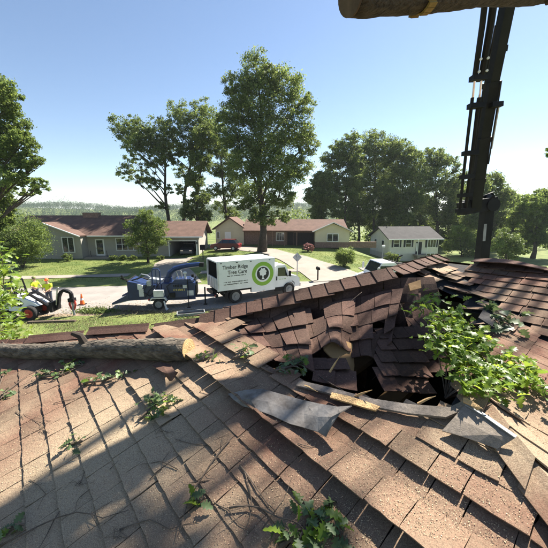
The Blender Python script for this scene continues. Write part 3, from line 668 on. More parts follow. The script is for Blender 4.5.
w = MB()     # hollow box: sides, roof, floor, front; open at the top half of the rear
w.box((BL / 2, -HW + .03, (BZ0 + BZ1) / 2), (BL, .06, BZ1 - BZ0)); w.box((BL / 2, HW - .03, (BZ0 + BZ1) / 2), (BL, .06, BZ1 - BZ0))
w.box((BL / 2, 0, BZ1 + .022), (BL, 2 * HW - .002, .05)); w.box((BL / 2, 0, BZ0 + .03), (BL - .02, 2 * HW - .13, .06)); w.box((BL - .03, 0, 2.0), (.056, 2 * HW - .13, 1.9))
w.build('box_body', 'white_paint', tk)
w = MB(); w.box((BL / 2, -HW + .068, 2.0), (BL - .1, .012, 1.88)); w.box((BL / 2, HW - .068, 2.0), (BL - .1, .012, 1.88)); w.box((BL - .07, 0, 2.0), (.02, 2 * HW - .16, 1.86)); w.box((BL / 2, 0, BZ1 - .012), (BL - .12, 2 * HW - .16, .012)); w.build('stained_shade_liner', 'dark_inside', tk)  # dark lining stands in for the deep shade inside, with some chip dirt
w = MB(); w.box((BL / 2, 0, BZ1 + .062), (BL - .3, 1.6, .03)); w.build('roof_panel', 'white_paint', tk)
w = MB(); w.box((.02, 0, 1.42), (.08, 2 * HW - .14, .78)); tgte = w.build('tailgate', 'dirty_white', tk)
for yy in (-.75, -.25, .25, .75): MB().box((-.035, yy, 1.42), (.05, .06, .7)).build('rib', 'dirty_white', tgte)
w = MB()
for sy in (-1, 1): w.box((-.02, sy * (HW - .06), 2.0), (.1, .13, 1.98))
w.box((-.02, 0, BZ1 - .01), (.1, 2 * HW - .26, .09)); w.build('rear_frame', 'dirty_white', tk)
w = MB(); w.box((BL / 2 + .3, -.0, .82), (BL + 1.0, .9, .22)); w.build('chassis_rail', 'black_metal', tk)
w = MB(); w.box((1.55, 0, .94), (2.9, 2.2, .14)); w.build('sub_frame', 'black_metal', tk)
w = MB(); w.box((3.4, -HW + .148, .86), (1.9, .3, .42)); tb = w.build('side_toolbox', 'white_paint', tk); MB().box((3.4, -HW - .022, .68), (.14, .03, .05)).build('latch', 'steel', tb)
w = MB(); w.box((-.1, 0, .68), (.16, 2.2, .2)); w.build('rear_bumper', 'black_metal', tk)
for yy in (-.95, .95): MB().box((-.19, yy, .7), (.03, .22, .1)).build('tail_light', 'red_paint', tk)
w = MB(); w.tube([(-.1, 0, .55), (-.45, 0, .5)], .06, 8); w.build('hitch', 'black_metal', tk)
for sy in (-1, 1):
    wheel(tk, (1.25, sy * .98, .5), .5, .32, side=sy); wheel(tk, (5.65, sy * 1.0, .5), .5, .28, side=sy)
    w = MB(); w.box((.62, sy * .95, .62), (.03, .55, .62)); w.build('mud_flap', 'rubber', tk)
yb = -HW - .002
flat_disc(tk, 'logo_ring', 'green_decal', 3.35, 1.93, yb, .60, .88); flat_disc(tk, 'logo_white', 'white_paint', 3.35, 1.93, yb, 0, .602, th=.003); flat_disc(tk, 'logo_disc', 'black_decal', 3.35, 1.95, yb - .003, 0, .49)
w = MB()
for cx, cz, r in ((0, .16, .21), (-.17, .1, .15), (.17, .1, .15), (-.1, .27, .13), (.12, .26, .13), (-.2, -.02, .12), (.2, -.02, .12), (0, 0, .16)):
    pass
outl = []
for k in range(44):
    a = 2 * math.pi * k / 44; r = .29 + .028 * math.sin(a * 7) + .016 * math.sin(a * 13 + 1); outl.append((3.35 + math.cos(a) * r * .95, 2.06 + math.sin(a) * r))
w.prism(outl, yb - .0075, yb - .012); w.prism([(3.31, 1.80), (3.39, 1.80), (3.40, 1.62), (3.49, 1.53), (3.21, 1.53), (3.30, 1.62)], yb - .0075, yb - .0115); w.build('logo_tree', 'white_paint', tk)
text(tk, 'Timber Ridge', .30, yb - .002, 2.50, .37, 'black_decal', sx=.92, bold=.006); text(tk, 'Tree Care', .66, yb - .002, 2.14, .37, 'black_decal', sx=.92, bold=.006)
def word_row(parent, x0, x1, z, h, y, m_, seed, name='small_print'):
    r_ = random.Random(seed); mb = MB(); x = x0
    while x < x1:
        l = r_.uniform(.03, .07); mb.box((x + l / 2, y, z + r_.uniform(0, h * .25)), (l * .7, .004, h * r_.uniform(.6, 1))); x += l
        if r_.random() < .16: x += .06
    tag(mb.build(name, m_, parent), kind='stuff')
word_row(tk, .62, 1.95, 2.0, .07, yb - .002, 'black_decal', 1); word_row(tk, .35, 2.12, 1.58, .075, yb - .002, 'black_decal', 2); word_row(tk, .35, 2.15, 1.42, .075, yb - .002, 'black_decal', 3)
for x in (.2, 1.35, 2.4, 3.9): MB().box((x, -HW - .015, BZ1 - .08), (.12, .03, .04)).build('marker_light', 'black_decal', tk)
# cab and hood
cb = MB(); prof = [(4.45, .62), (4.45, 2.32), (4.6, 2.42), (5.35, 2.4), (5.7, 1.78), (5.75, 1.62), (5.75, .9), (5.3, .62)]
cb.prism(prof, -1.02, 1.02); cb.build('cab', 'white_paint', tk)
hd = MB(); hd.prism([(5.74, .9), (5.74, 1.6), (6.45, 1.45), (6.7, 1.25), (6.72, .62), (6.28, .62), (6.25, .95), (6.05, 1.1), (5.65, 1.12)], -.98, .98); hd.build('hood', 'white_paint', tk)
for sy in (-1, 1):
    f = MB().add([(4.68, sy * 1.03, 1.58), (5.57, sy * 1.03, 1.52), (5.32, sy * 1.03, 2.22), (4.72, sy * 1.03, 2.22), (4.68, sy * 1.0, 1.58), (5.57, sy * 1.0, 1.52), (5.32, sy * 1.0, 2.22), (4.72, sy * 1.0, 2.22)], [(0, 1, 2, 3), (7, 6, 5, 4), (0, 4, 5, 1), (1, 5, 6, 2), (2, 6, 7, 3), (3, 7, 4, 0)]).build('side_window', 'glass', tk)
    MB().box((4.6, sy * 1.035, 1.42), (.08, .03, .3)).build('door_handle', 'black_metal', tk)
    mi = MB(); mi.tube([(5.5, sy * 1.02, 1.5), (5.6, sy * 1.22, 1.6)], .025, 6); mi.box((5.62, sy * 1.28, 1.75), (.1, .2, .42)); mi.build('mirror', 'black_metal', tk)
    w = MB(); w.tube([(5.65 + math.cos(a) * .6, sy * .96, .5 + math.sin(a) * .6) for a in [R(x) for x in range(5, 180, 17)]], .05, 6); w.build('fender_lip', 'white_paint', tk)
    w = MB(); w.box((4.85, sy * .95, .58), (.75, .2, .3)); w.build('cab_step', 'black_metal', tk)
    MB().box((6.73, sy * .75, 1.0), (.06, .3, .2)).build('headlight', 'chrome', tk)
    w = MB(); w.box((5.67, sy * 1.02, .62), (.95, .05, .5)); 
f = MB().add([(5.72, -.92, 1.7), (5.72, .92, 1.7), (5.385, .9, 2.34), (5.385, -.9, 2.34), (5.7, -.92, 1.68), (5.7, .92, 1.68), (5.36, .9, 2.32), (5.36, -.9, 2.32)], [(0, 1, 2, 3), (7, 6, 5, 4), (0, 4, 5, 1), (1, 5, 6, 2), (2, 6, 7, 3), (3, 7, 4, 0)]).build('windscreen', 'glass', tk)
word_row(tk, 4.8, 5.4, 1.32, .06, -1.024, 'green_decal', 5, 'door_print')
MB().box((6.76, 0, .7), (.12, 2.0, .22)).build('front_bumper', 'chrome', tk); MB().box((6.735, 0, 1.02), (.03, 1.1, .4)).build('grille', 'black_metal', tk)

# ------------------------------------------------------------------ wood chipper (tows behind the truck, infeed to the left)
cpos = G(156.5, 309.5, 0.015)
cp = thing('wood_chipper', 'dark blue towed wood chipper with tall hoop and long chute', 'chipper', (cpos.x, cpos.y + .8, .015), R(9))
CS = 1.0
w = MB(); w.box((1.2, 0, .62), (5.0, .16, .16)); w.box((.9, -.55, .62), (3.0, .1, .16)); w.box((.9, .55, .62), (3.0, .1, .16)); w.build('frame', 'navy_paint', cp)
w = MB(); w.box((1.35, 0, 1.2), (2.1, 1.25, .95)); w.prism([(.35, .8), (2.4, .8), (2.4, .7), (2.2, .62), (.5, .62)], -.6, .6); bd = w.build('engine_housing', 'navy_paint', cp)
w = MB(); w.prism([(.9, 1.68), (1.1, 1.9), (2.05, 1.9), (2.3, 1.68)], -.58, .58); w.build('engine_hood', 'navy_paint', cp)
word_row(cp, 1.0, 1.7, 1.22, .16, -.632, 'yellow_decal', 9, 'side_lettering')
MB().box((2.08, -.64, 1.0), (.42, .03, .35)).build('tool_plate', 'dirty_white', bd); MB().box((1.75, -.64, 1.45), (.25, .03, .2)).build('decal', 'dirty_white', bd)
w = MB(); w.cyl((.35, 0, 1.15), (0, 1, 0), .48, 1.0, 18); w.build('drum_housing', 'navy_paint', cp)
w = MB(); w.tube([(.55, 0, 1.4), (.62, 0, 2.0)], [.3, .26], 10); w.build('turret', 'navy_paint', cp)
w = MB(); path = [(.62, 0, 1.95), (.75, 0, 2.3), (1.05, 0, 2.55), (1.5, 0, 2.68), (2.1, 0, 2.78), (2.75, 0, 2.82)]
w.tube(path, [.2, .2, .19, .18, .17, .16], 8); chut = w.build('discharge_chute', 'navy_paint', cp)
MB().box((2.85, 0, 2.8), (.3, .36, .26), (0, .1, 0)).build('chute_flap', 'black_metal', chut)
w = MB(); w.tube([(1.15, 0, 2.45), (1.3, 0, 1.85)], .03, 6); w.build('chute_brace', 'steel', cp)
w = MB(); w.tube([(1.75, -.2, 1.85), (1.75, -.2, 2.2)], .07, 10); w.ball((1.75, -.2, 2.3), (.14, .14, .1)); w.build('air_cleaner', 'dirty_white', cp)
w = MB(); w.tube([(1.45, .25, 1.85), (1.45, .25, 2.25), (1.38, .25, 2.4)], .05, 8); w.build('exhaust', 'steel', cp)
# feed wheel box, hoop, infeed hopper
w = MB(); w.box((-.45, 0, 1.15), (.7, 1.2, 1.0)); w.build('feed_box', 'navy_paint', cp)
w = MB(); w.prism([(-.1, 1.66), (-.8, 1.66), (-.55, 2.0), (.25, 1.85)], -.3, .3); w.build('feed_housing', 'grey_worn', cp)
for yy in (-.62,):
    w = MB(); w.tube([(-.28, yy, .7), (-.28, yy, 2.55), (-.2, yy, 2.68), (.12, yy, 2.68), (.2, yy, 2.55), (.2, yy, .7)], .05, 8); w.build('guard_hoop', 'navy_paint', cp)
w = MB(); w.tube([(-.04, -.62, 1.6), (-.04, -.62, 2.66)], .035, 6); w.build('guard_bar', 'navy_paint', cp)
w = MB(); w.add([(-.8, -.6, .65), (-.8, .6, .65), (-1.75, .95, .72), (-1.75, -.95, .72), (-.8, -.6, 1.65), (-.8, .6, 1.65), (-1.75, .95, 2.0), (-1.75, -.95, 2.0)], [(0, 1, 2, 3), (0, 4, 7, 3), (1, 2, 6, 5), (4, 5, 6, 7)])
w.build('infeed_hopper', 'navy_paint', cp)
sol = cp.children[-1].modifiers.new('thick', 'SOLIDIFY'); sol.thickness = .05
w = MB(); w.sheet([[(-1.72, -.95, .74), (-1.72, .95, .74)], [(-2.75, -.95, .50), (-2.75, .95, .50)]], .05); w.build('infeed_tray', 'grey_worn', cp)
for sy in (-1, 1): MB().prism([(-1.74, .77), (-2.75, .53), (-2.75, .62), (-1.74, 1.15)], sy * .95, sy * .99).build('tray_side', 'navy_paint', cp)
w = MB(); w.tube([(-2.2, -.7, 2.15), (-1.6, -.5, 1.95), (-1.0, -.3, 2.1), (-.5, -.2, 1.85)], .05, 6); w.tube([(-2.1, -.75, 2.35), (-2.0, -.68, 2.05)], .06, 6); w.tube([(-1.75, -.95, 2.0), (-1.75, .95, 2.0)], .05, 6); w.build('control_bar', 'black_metal', cp)
w = MB(); w.box((-1.15, -.72, 1.55), (.5, .06, .35), (0, .3, 0)); w.box((-1.0, -.7, 1.15), (.3, .05, .5)); w.build('warning_plate', 'dirty_white', cp)
w = MB(); w.tube([(-.6, -.65, 1.7), (-.9, -.7, 1.2), (-.5, -.7, .9), (-.1, -.68, 1.3), (.2, -.66, 1.8)], .03, 6); w.build('hose', 'rubber', cp)
for sy in (-1, 1):
    wheel(cp, (.05, sy * .80, .36), .36, .24, side=sy)
    w = MB(); w.prism([(-.5, .62), (-.38, .82), (.48, .82), (.6, .62), (.55, .6), (.44, .76), (-.34, .76), (-.45, .6)], sy * .66, sy * .95); w.build('fender', 'dirty_white', cp)
w = MB(); w.box((.12, -.82, 1.12), (.62, .4, .42)); w.build('fuel_tank', 'dirty_white', cp)
w = MB(); w.tube([(2.5, 0, .62), (3.75, 0, .55)], .07, 8); w.build('tongue', 'black_metal', cp)
for k in range(6): MB().box((1.05 + k * .1, -.64, 1.52), (.05, .03, .16)).build('vent_slat', 'black_metal', bd)
w = MB(); w.cyl((.35, -.54, 1.15), (0, 1, 0), .34, .1, 18); w.cyl((.35, -.60, 1.15), (0, 1, 0), .1, .06, 12); w.build('belt_guard', 'black_metal', cp)
w = MB(); w.box((.95, -.70, .92), (.3, .16, .3)); w.build('battery_box', 'black_metal', cp)
w = MB(); w.box((-.5, -.66, 1.75), (.26, .1, .34)); w.build('control_panel', 'grey_worn', cp)
w = MB(); w.tube([(.9, -.66, 1.75), (.6, -.72, 1.5), (.75, -.74, 1.0), (.6, -.72, .75)], .028, 6); w.build('hose', 'rubber', cp)
w = MB(); w.tube([(-.15, -.68, 1.55), (-.5, -.75, 1.3), (-.75, -.74, .85)], .028, 6); w.build('hose', 'rubber', cp)
w = MB(); w.tube([(2.3, -.4, 1.7), (2.42, -.4, 2.0), (2.42, .4, 2.0), (2.3, .4, 1.7)], .03, 6); w.build('grab_rail', 'black_metal', cp)
w = MB(); w.cyl((2.2, .1, 2.02), (0, 0, 1), .09, .2, 10); w.build('fuel_filler', 'black_metal', cp)
for yy in (-.9, .9): MB().box((-.52, yy, .72), (.05, .16, .1)).build('tail_light', 'red_paint', cp)
w = MB(); w.box((2.45, 0, 1.15), (.08, 1.1, .75)); w.build('radiator_grille', 'black_metal', cp)
w = MB(); w.tube([(-1.3, -.35, 1.95), (-1.05, -.2, 2.3), (-.7, -.15, 2.2), (-.45, -.1, 1.95)], .045, 6); w.build('feed_yoke', 'grey_worn', cp)
w = MB(); w.tube([(3.0, -.12, 0), (3.0, -.12, 1.25)], .05, 8); w.box((3.0, -.12, .03), (.25, .25, .05)); w.build('jack_stand', 'black_metal', cp)
w = MB(); w.tube([(1.95, -.72, .0), (1.95, -.72, 1.95)], .03, 6); w.box((1.95, -.72, .02), (.2, .2, .04)); w.build('stake', 'black_metal', cp)
w = MB(); w.tube([(.42, -.95, .6), (.55, -1.0, .1), (.62, -1.02, .02)], [.05, .07, .12], 8); w.build('water_jug_strap', 'dirty_white', cp)
tr_ = G(191, 314.5, .03)
t = thing('drip_tray', 'shallow black plastic trough lying on the verge by the chipper', 'tray', (tr_.x, tr_.y, tz(tr_.x, tr_.y) + .02), R(16))
w = MB(); w.box((0, 0, .03), (1.6, .6, .05)); w.build('bottom', 'black_metal', t)
w = MB(); w.box((0, -.32, .1), (1.66, .05, .16)); w.box((0, .32, .1), (1.66, .05, .16)); w.box((-.82, 0, .1), (.05, .58, .16)); w.box((.82, 0, .1), (.05, .58, .16)); w.build('rim', 'pale_steel', t)

# ------------------------------------------------------------------ compact loader with log grapple
lp = G(22, 320.5, tz(-14.5, 17.2))
ld = thing('compact_loader', 'white and black compact loader with red rims and log grapple', 'loader', (lp.x - .55, lp.y + .65, tz(lp.x, lp.y)), R(4))
for x in (-1.05, .98):
    for sy in (-1, 1): wheel(ld, (x, sy * .62, .43), .43, .34, 'red_rim', side=sy)
w = MB(); w.box((0, 0, .5), (2.1, .7, .3)); w.box((-.9, 0, .55), (1.0, .8, .5)); w.build('chassis', 'black_metal', ld)
w = MB(); w.prism([(-1.75, .55), (-1.75, 1.15), (-1.5, 1.32), (-.55, 1.3), (-.3, 1.1), (-.3, .6)], -.52, .52); w.build('engine_cover', 'dirty_white', ld)
w = MB(); w.prism([(-1.5, .95), (-.7, 1.1), (-.7, .95), (-1.5, .8)], -.535, -.52); w.prism([(-1.5, .95), (-.7, 1.1), (-.7, .95), (-1.5, .8)], .52, .535); w.build('stripe', 'red_paint', ld)
w = MB(); w.prism([(-.28, .55), (-.28, 1.2), (-.05, 1.42), (.45, 1.38), (1.25, .98), (1.45, .82), (1.2, .78), (.7, .72), (.35, .5)], -.5, .5); w.build('front_body', 'white_paint', ld)
w = MB(); w.prism([(-.1, .85), (.0, 1.25), (.45, 1.2), (.62, .98), (.45, .8)], -.515, -.5); w.build('side_vent', 'black_metal', ld)
w = MB()
for sy in (-.45, .45): w.tube([(-.45, sy, 1.2), (-.35, sy, 2.2), (.05, sy, 2.3)], .05, 6); w.tube([(.25, sy, 1.3), (.05, sy, 2.3)], .045, 6)
w.tube([(.05, -.45, 2.3), (.05, .45, 2.3)], .05, 6); w.tube([(-.35, -.45, 2.2), (-.35, .45, 2.2)], .05, 6); w.build('roll_bar', 'black_metal', ld)
w = MB(); w.box((-.35, 0, 1.42), (.45, .45, .12)); w.box((-.55, 0, 1.65), (.1, .42, .5)); w.build('seat', 'black_metal', ld)
w = MB(); w.tube([(.15, 0, 1.4), (.28, 0, 1.75)], .03, 6); w.tube([(.3 + .02 * math.cos(a), .17 * math.cos(a), 1.76 + .17 * math.sin(a)) for a in [R(x) for x in range(0, 361, 30)]], .02, 6); w.build('steering_wheel', 'black_metal', ld)
for sy in (-.3, .3):
    w = MB(); w.tube([(.3, sy, 1.35), (.9, sy, 1.48), (1.6, sy, .95), (2.0, sy, .62)], [.08, .09, .09, .08], 6); w.build('lift_arm', 'black_metal', ld)
    w = MB(); w.tube([(.55, sy * .7, .95), (1.35, sy * .7, 1.12)], .045, 8); w.build('cylinder', 'steel', ld)
w = MB(); w.box((2.05, 0, .68), (.14, .9, .6)); w.build('attach_plate', 'black_metal', ld)
w = MB(); w.prism([(2.05, .5), (2.205, .95), (2.298, 1.35), (2.484, 1.62), (2.701, 1.72), (2.98, 1.62), (3.123, 1.5), (3.104, 1.38), (2.949, 1.46), (2.701, 1.55), (2.546, 1.45), (2.422, 1.2), (2.36, .85), (2.236, .5)], -.1, .1); gb = w.build('grapple_boom', 'black_metal', ld)
MB().tube([(2.205, -.14, .75), (2.403, -.14, 1.75), (2.484, -.14, 1.85)], .04, 6).build('boom_cylinder', 'steel', gb)
w = MB(); w.cyl((3.085, 0, 1.25), (0, 0, 1), .12, .32, 12); w.box((3.085, 0, 1.02), (.34, .3, .22)); w.build('rotator', 'black_metal', ld)
w = MB()
for sx in (-1, 1): w.tube([(3.085 + sx * .12, 0, 1.0), (3.085 + sx * .17, 0, .75), (3.085 + sx * .12, 0, .5), (3.085 + sx * .03, 0, .32)], [.06, .065, .05, .03], 6)
w.build('grapple_claw', 'red_rim', ld)
w = MB(); w.tube([(3.085, 0, .9), (3.104, 0, .05)], .07, 7); w.build('grapple_tip', 'grey_worn', ld)

# ------------------------------------------------------------------ two workers
def skin_mesh(name, verts, edges, radii, mat_, parent, sub=1):
    m = bpy.data.meshes.new(name); m.from_pydata(verts, edges, []); o = bpy.data.objects.new(name, m); COL.objects.link(o)
    md = o.modifiers.new('s', 'SKIN'); md.use_smooth_shade = True
    for i, r in enumerate(radii):
        m.skin_vertices[0].data[i].radius = r if hasattr(r, '__len__') else (r, r)
    m.skin_vertices[0].data[0].use_root = True
    o.modifiers.new('d', 'SUBSURF').levels = sub; o.modifiers['d'].render_levels = sub
    dg = bpy.context.evaluated_depsgraph_get(); me = bpy.data.meshes.new_from_object(o.evaluated_get(dg)); bpy.data.objects.remove(o)
    me.materials.clear(); me.materials.append(M[mat_]); me.shade_smooth(); return link(name, me, parent)
def person(label, loc, rz, arms, hat):
    t = thing('person', label, 'person', loc, rz, 'workers in the street')
    # faces +x ; joints
    V = [(0, 0, .95), (.01, 0, 1.15), (.02, 0, 1.38), (.02, 0, 1.5), (.04, 0, 1.6), (.05, 0, 1.72)]; Rr = [.14, .13, .15, .06, .09, .085]
    Ed = [(0, 1), (1, 2), (2, 3), (3, 4), (4, 5)]
    for sy, (el, wr) in zip((-1, 1), arms):
        k = len(V); V += [(.02, sy * .19, 1.4), el, wr]; Rr += [.06, .045, .033]; Ed += [(2, k), (k, k + 1), (k + 1, k + 2)]
        w_ = Vector(wr); d = (w_ - Vector(el)).normalized(); k2 = len(V); V.append(tuple(w_ + d * .09)); Rr.append(.04); Ed.append((k + 2, k2))
        sd = d.cross(Vector((0, 0, 1))).normalized()
        for f in range(4): V.append(tuple(w_ + d * (.17 + .012 * (1.5 - abs(f - 1.5))) + sd * (.024 * (f - 1.5)) + Vector((0, 0, -.02)))); Rr.append(.009); Ed.append((k2, len(V) - 1))
        V.append(tuple(w_ + d * .10 + sd * .06)); Rr.append(.010); Ed.append((k + 2, len(V) - 1))
    for sy in (-1, 1):
        k = len(V); V += [(0, sy * .1, .9), (.03, sy * .11, .5), (-.02, sy * .12, .1), (.14, sy * .13, .045)]; Rr += [.10, .07, .05, .04]; Ed += [(0, k), (k, k + 1), (k + 1, k + 2), (k + 2, k + 3)]
    skin_mesh('body', V, Ed, Rr, 'skin', t, 2)
    f = MB(); f.ball((.145, 0, 1.64), (.022, .016, .03), 8, 6); f.build('nose', 'skin', t)
    for sy in (-1, 1):
        MB().ball((.125, sy * .035, 1.675), (.012, .014, .009), 8, 6).build('eye', 'hair', t); MB().ball((.04, sy * .09, 1.65), (.025, .014, .035), 8, 6).build('ear', 'skin', t)
    MB().box((.135, 0, 1.595), (.012, .05, .01)).build('mouth', 'red_rim', t)
    MB().ball((.03, 0, 1.70), (.105, .10, .10), 12, 8).build('hair', 'hair', t)
    # shirt and trousers follow the body
    V = [(0, 0, .92), (.01, 0, 1.15), (.02, 0, 1.38), (.02, 0, 1.46)]; Rr = [.165, .155, .175, .085]; Ed = [(0, 1), (1, 2), (2, 3)]
    for sy, (el, wr) in zip((-1, 1), arms):
        k = len(V); e = Vector(el); sh = Vector((.02, sy * .19, 1.4)); V += [tuple(sh), tuple(sh.lerp(e, .85))]; Rr += [.085, .072]; Ed += [(2, k), (k, k + 1)]
    skin_mesh('shirt', V, Ed, Rr, 'hivis', t, 2)
    V = [(0, 0, .98)]; Rr = [.155]; Ed = []
    for sy in (-1, 1):
        k = len(V); V += [(0, sy * .1, .88), (.03, sy * .11, .5), (-.02, sy * .12, .12)]; Rr += [.115, .088, .075]; Ed += [(0, k), (k, k + 1), (k + 1, k + 2)]
    skin_mesh('trousers', V, Ed, Rr, 'denim', t, 2)
    for sy in (-1, 1): MB().ball((.06, sy * .125, .055), (.15, .055, .06), 10, 6).build('boot', 'black_metal', t)
    hb = MB(); hb.ball((.03, 0, 1.72), (.135, .12, .125), 14, 8, lambda d: 1 if d.z > -.05 else .8)
    hb.prism([(.12, -.1), (.24, -.06), (.25, .06), (.12, .1)], 1.70, 1.715, 'z'); hb.build('helmet' if hat == 'orange' else 'cap', hat, t)
    return t
q = G(31, 297.5, 0.015); person('person in yellow-green shirt and dark cap behind the loader', (-17.15, 20.9, .015), R(-20), [((.12, -.3, 1.15), (.35, -.22, 1.1)), ((.15, .28, 1.15), (.38, .2, 1.12))], 'cap_dark')
person('person in yellow-green shirt and orange helmet beside the loader arm', (-15.75, 20.3, .015), R(-75), [((.10, -.3, 1.14), (.33, -.12, 1.0)), ((.12, .29, 1.15), (.35, .1, 1.02))], 'orange')

# ------------------------------------------------------------------ cone, sign, mailbox, lamp, debris
q = G(82.5, 304.5, .015); t = thing('traffic_cone', 'orange traffic cone with white band in the street', 'cone', (q.x, q.y, .015))
MB().box((0, 0, .02), (.42, .42, .04)).build('base', 'black_metal', t)
w = MB(); w.tube([(0, 0, .04), (0, 0, .32)], [.16, .105], 16); w.tube([(0, 0, .46), (0, 0, .78)], [.08, .03], 16); w.build('body', 'orange', t); MB().tube([(0, 0, .32), (0, 0, .46)], [.105, .08], 16).build('band', 'trim', t)
q = P(297, 281, 27.3); t = thing('street_sign', 'diamond road sign seen from behind on a thin post', 'sign', (q.x, 27.3, tz(q.x, 27.3)), R(8))
MB().tube([(0, 0, -.1), (0, 0, 2.55)], .04, 8).build('post', 'grey_worn', t); MB().box((0, .05, 2.3), (.62, .02, .62), (0, R(45), 0)).build('plate', 'grey_worn', t)
q = P(318, 280, 27.6); t = thing('mailbox', 'dark mailbox on a wooden post at the driveway mouth', 'mailbox', (q.x, 27.8, tz(q.x, 27.8)), R(8))
MB().box((0, 0, .5), (.11, .11, 1.1)).build('post', 'bark', t); w = MB(); w.prism([(-.13, 1.05), (.13, 1.05), (.13, 1.2), (.09, 1.29), (0, 1.33), (-.09, 1.29), (-.13, 1.2)], -.28, .28); w.build('box', 'black_metal', t); MB().box((.14, -.1, 1.25), (.02, .04, .14)).build('flag', 'red_paint', t)
q = P(382, 262, 33); t = thing('lamp_post', 'thin post with small pale lamp before the cream house', 'lamp', (q.x, 33, tz(q.x, 33)))
MB().tube([(0, 0, 0), (0, 0, 2.4)], .035, 8).build('post', 'grey_worn', t); w = MB(); w.box((.05, 0, 2.5), (.3, .24, .22)); w.build('lamp_head', 'trim', t)
q = P(199, 240, 37); t = thing('mailbox', 'dark box on a post right of the open garage', 'mailbox', (q.x + .4, 37, tz(q.x, 37)))
MB().box((0, 0, .7), (.1, .1, 1.4)).build('post', 'bark', t); MB().box((0, 0, 1.65), (.55, .5, .6)).build('box', 'black_metal', t)
def brush(name, label, c, rx, ry, rz, n, s, lm, sticks=10, cat='brush pile'):
    t = thing(name, label, cat, c); pts = nrg.normal(size=(n, 3)) * np.array([rx, ry, rz]) * .45; pts[:, 2] = np.abs(pts[:, 2]) + .02
    quick_mesh('leaves', leaf_polys(pts, s), 4, lm, t); mb = MB()
    for _ in range(sticks):
        a = rnd.uniform(0, 6.28); L = rnd.uniform(.3, 1) * rx; mb.tube([(-math.cos(a) * L * .6, -math.sin(a) * ry * .5, .03), (0, 0, rz * rnd.random()), (math.cos(a) * L, math.sin(a) * ry, rz * rnd.random())], [.02, .018, .006], 5)
    mb.build('sticks', 'twig_bark', t); return t
q = G(97, 312, .02); brush('brush_pile', 'heap of pale green cut branches by the cone', (q.x, q.y, tz(q.x, q.y)), 1.5, .5, .3, 1600, .06, 'leaf_light')
q = G(186, 322, .05); brush('brush_pile', 'small leafy cuttings on the verge below the chipper', (q.x, q.y, tz(q.x, q.y)), .9, .4, .25, 700, .05, 'leaf_light', 6)
q = G(140, 312, .02); brush('brush_pile', 'scattered light twigs on the shoulder under the chipper', (q.x, q.y, tz(q.x, q.y)), 2.2, .35, .12, 700, .04, 'grass_dry', 12)
q = G(52, 322, .05); t = tag(MB().box((0, 0, .06), (2.6, .16, .1)).build('plank', 'twig_bark'), 'dark plank lying on the verge beneath the loader grapple', 'plank'); t.location = (q.x, q.y, tz(q.x, q.y)); t.rotation_euler = (0, 0, R(5))

# ------------------------------------------------------------------ white flatbed cab behind the roof ridge
q = P(355, 275, 22.0)
tk2 = thing('flatbed_truck', 'white truck cab with mirrors showing just above the roof ridge', 'truck', (q.x + 1.75, 22.3, .015), R(186))
w = MB(); w.prism([(-1.0, .7), (-1.0, 2.55), (-.85, 2.72), (.15, 2.72), (.55, 2.0), (.62, 1.85), (.62, .7)], -1.05, 1.05); w.build('cab', 'white_paint', tk2)
w = MB(); w.prism([(.6, .7), (.6, 1.8), (1.3, 1.6), (1.55, 1.35), (1.55, .6)], -.95, .95); w.build('hood', 'white_paint', tk2)
for sy in (-1, 1):
    f = MB().box((-.2, sy * 1.06, 2.2), (.95, .03, .62)).build('side_window', 'glass', tk2)
    w = MB(); w.tube([(.45, sy * 1.05, 1.95), (.55, sy * 1.35, 2.0), (.55, sy * 1.35, 2.5)], .03, 6); w.box((.55, sy * 1.38, 2.2), (.14, .1, .5)); w.build('mirror', 'dirty_white', tk2)
    wheel(tk2, (1.0, sy * .95, .48), .48, .3, side=sy); wheel(tk2, (-4.6, sy * .95, .48), .48, .3, side=sy)
MB().add([(.58, -.95, 1.98), (.58, .95, 1.98), (.2, .93, 2.66), (.2, -.93, 2.66), (.55, -.95, 1.95), (.55, .95, 1.95), (.17, .93, 2.63), (.17, -.93, 2.63)], [(0, 1, 2, 3), (7, 6, 5, 4), (0, 4, 5, 1), (1, 5, 6, 2), (2, 6, 7, 3), (3, 7, 4, 0)]).build('windscreen', 'glass', tk2)
w = MB(); w.box((-3.4, 0, .85), (5.2, .9, .3)); w.box((-3.8, 0, 1.1), (4.6, 2.3, .16)); w.build('flatbed', 'black_metal', tk2)
w = MB(); w.box((-1.35, 0, 1.9), (.12, 2.1, 1.5)); w.build('headache_rack', 'black_metal', tk2)
w = MB(); w.tube([(-1.3, .7, 2.55), (-3.4, .7, 2.62)], .14, 8); w.box((-2.4, 0, 2.2), (1.6, 1.2, .5)); w.tube([(-1.6, -.6, 1.2), (-1.9, -.6, 2.9)], .06, 6); w.tube([(-1.9, -.6, 2.9), (-2.2, -.55, 3.05)], .06, 6); w.build('folded_arm', 'black_metal', tk2)

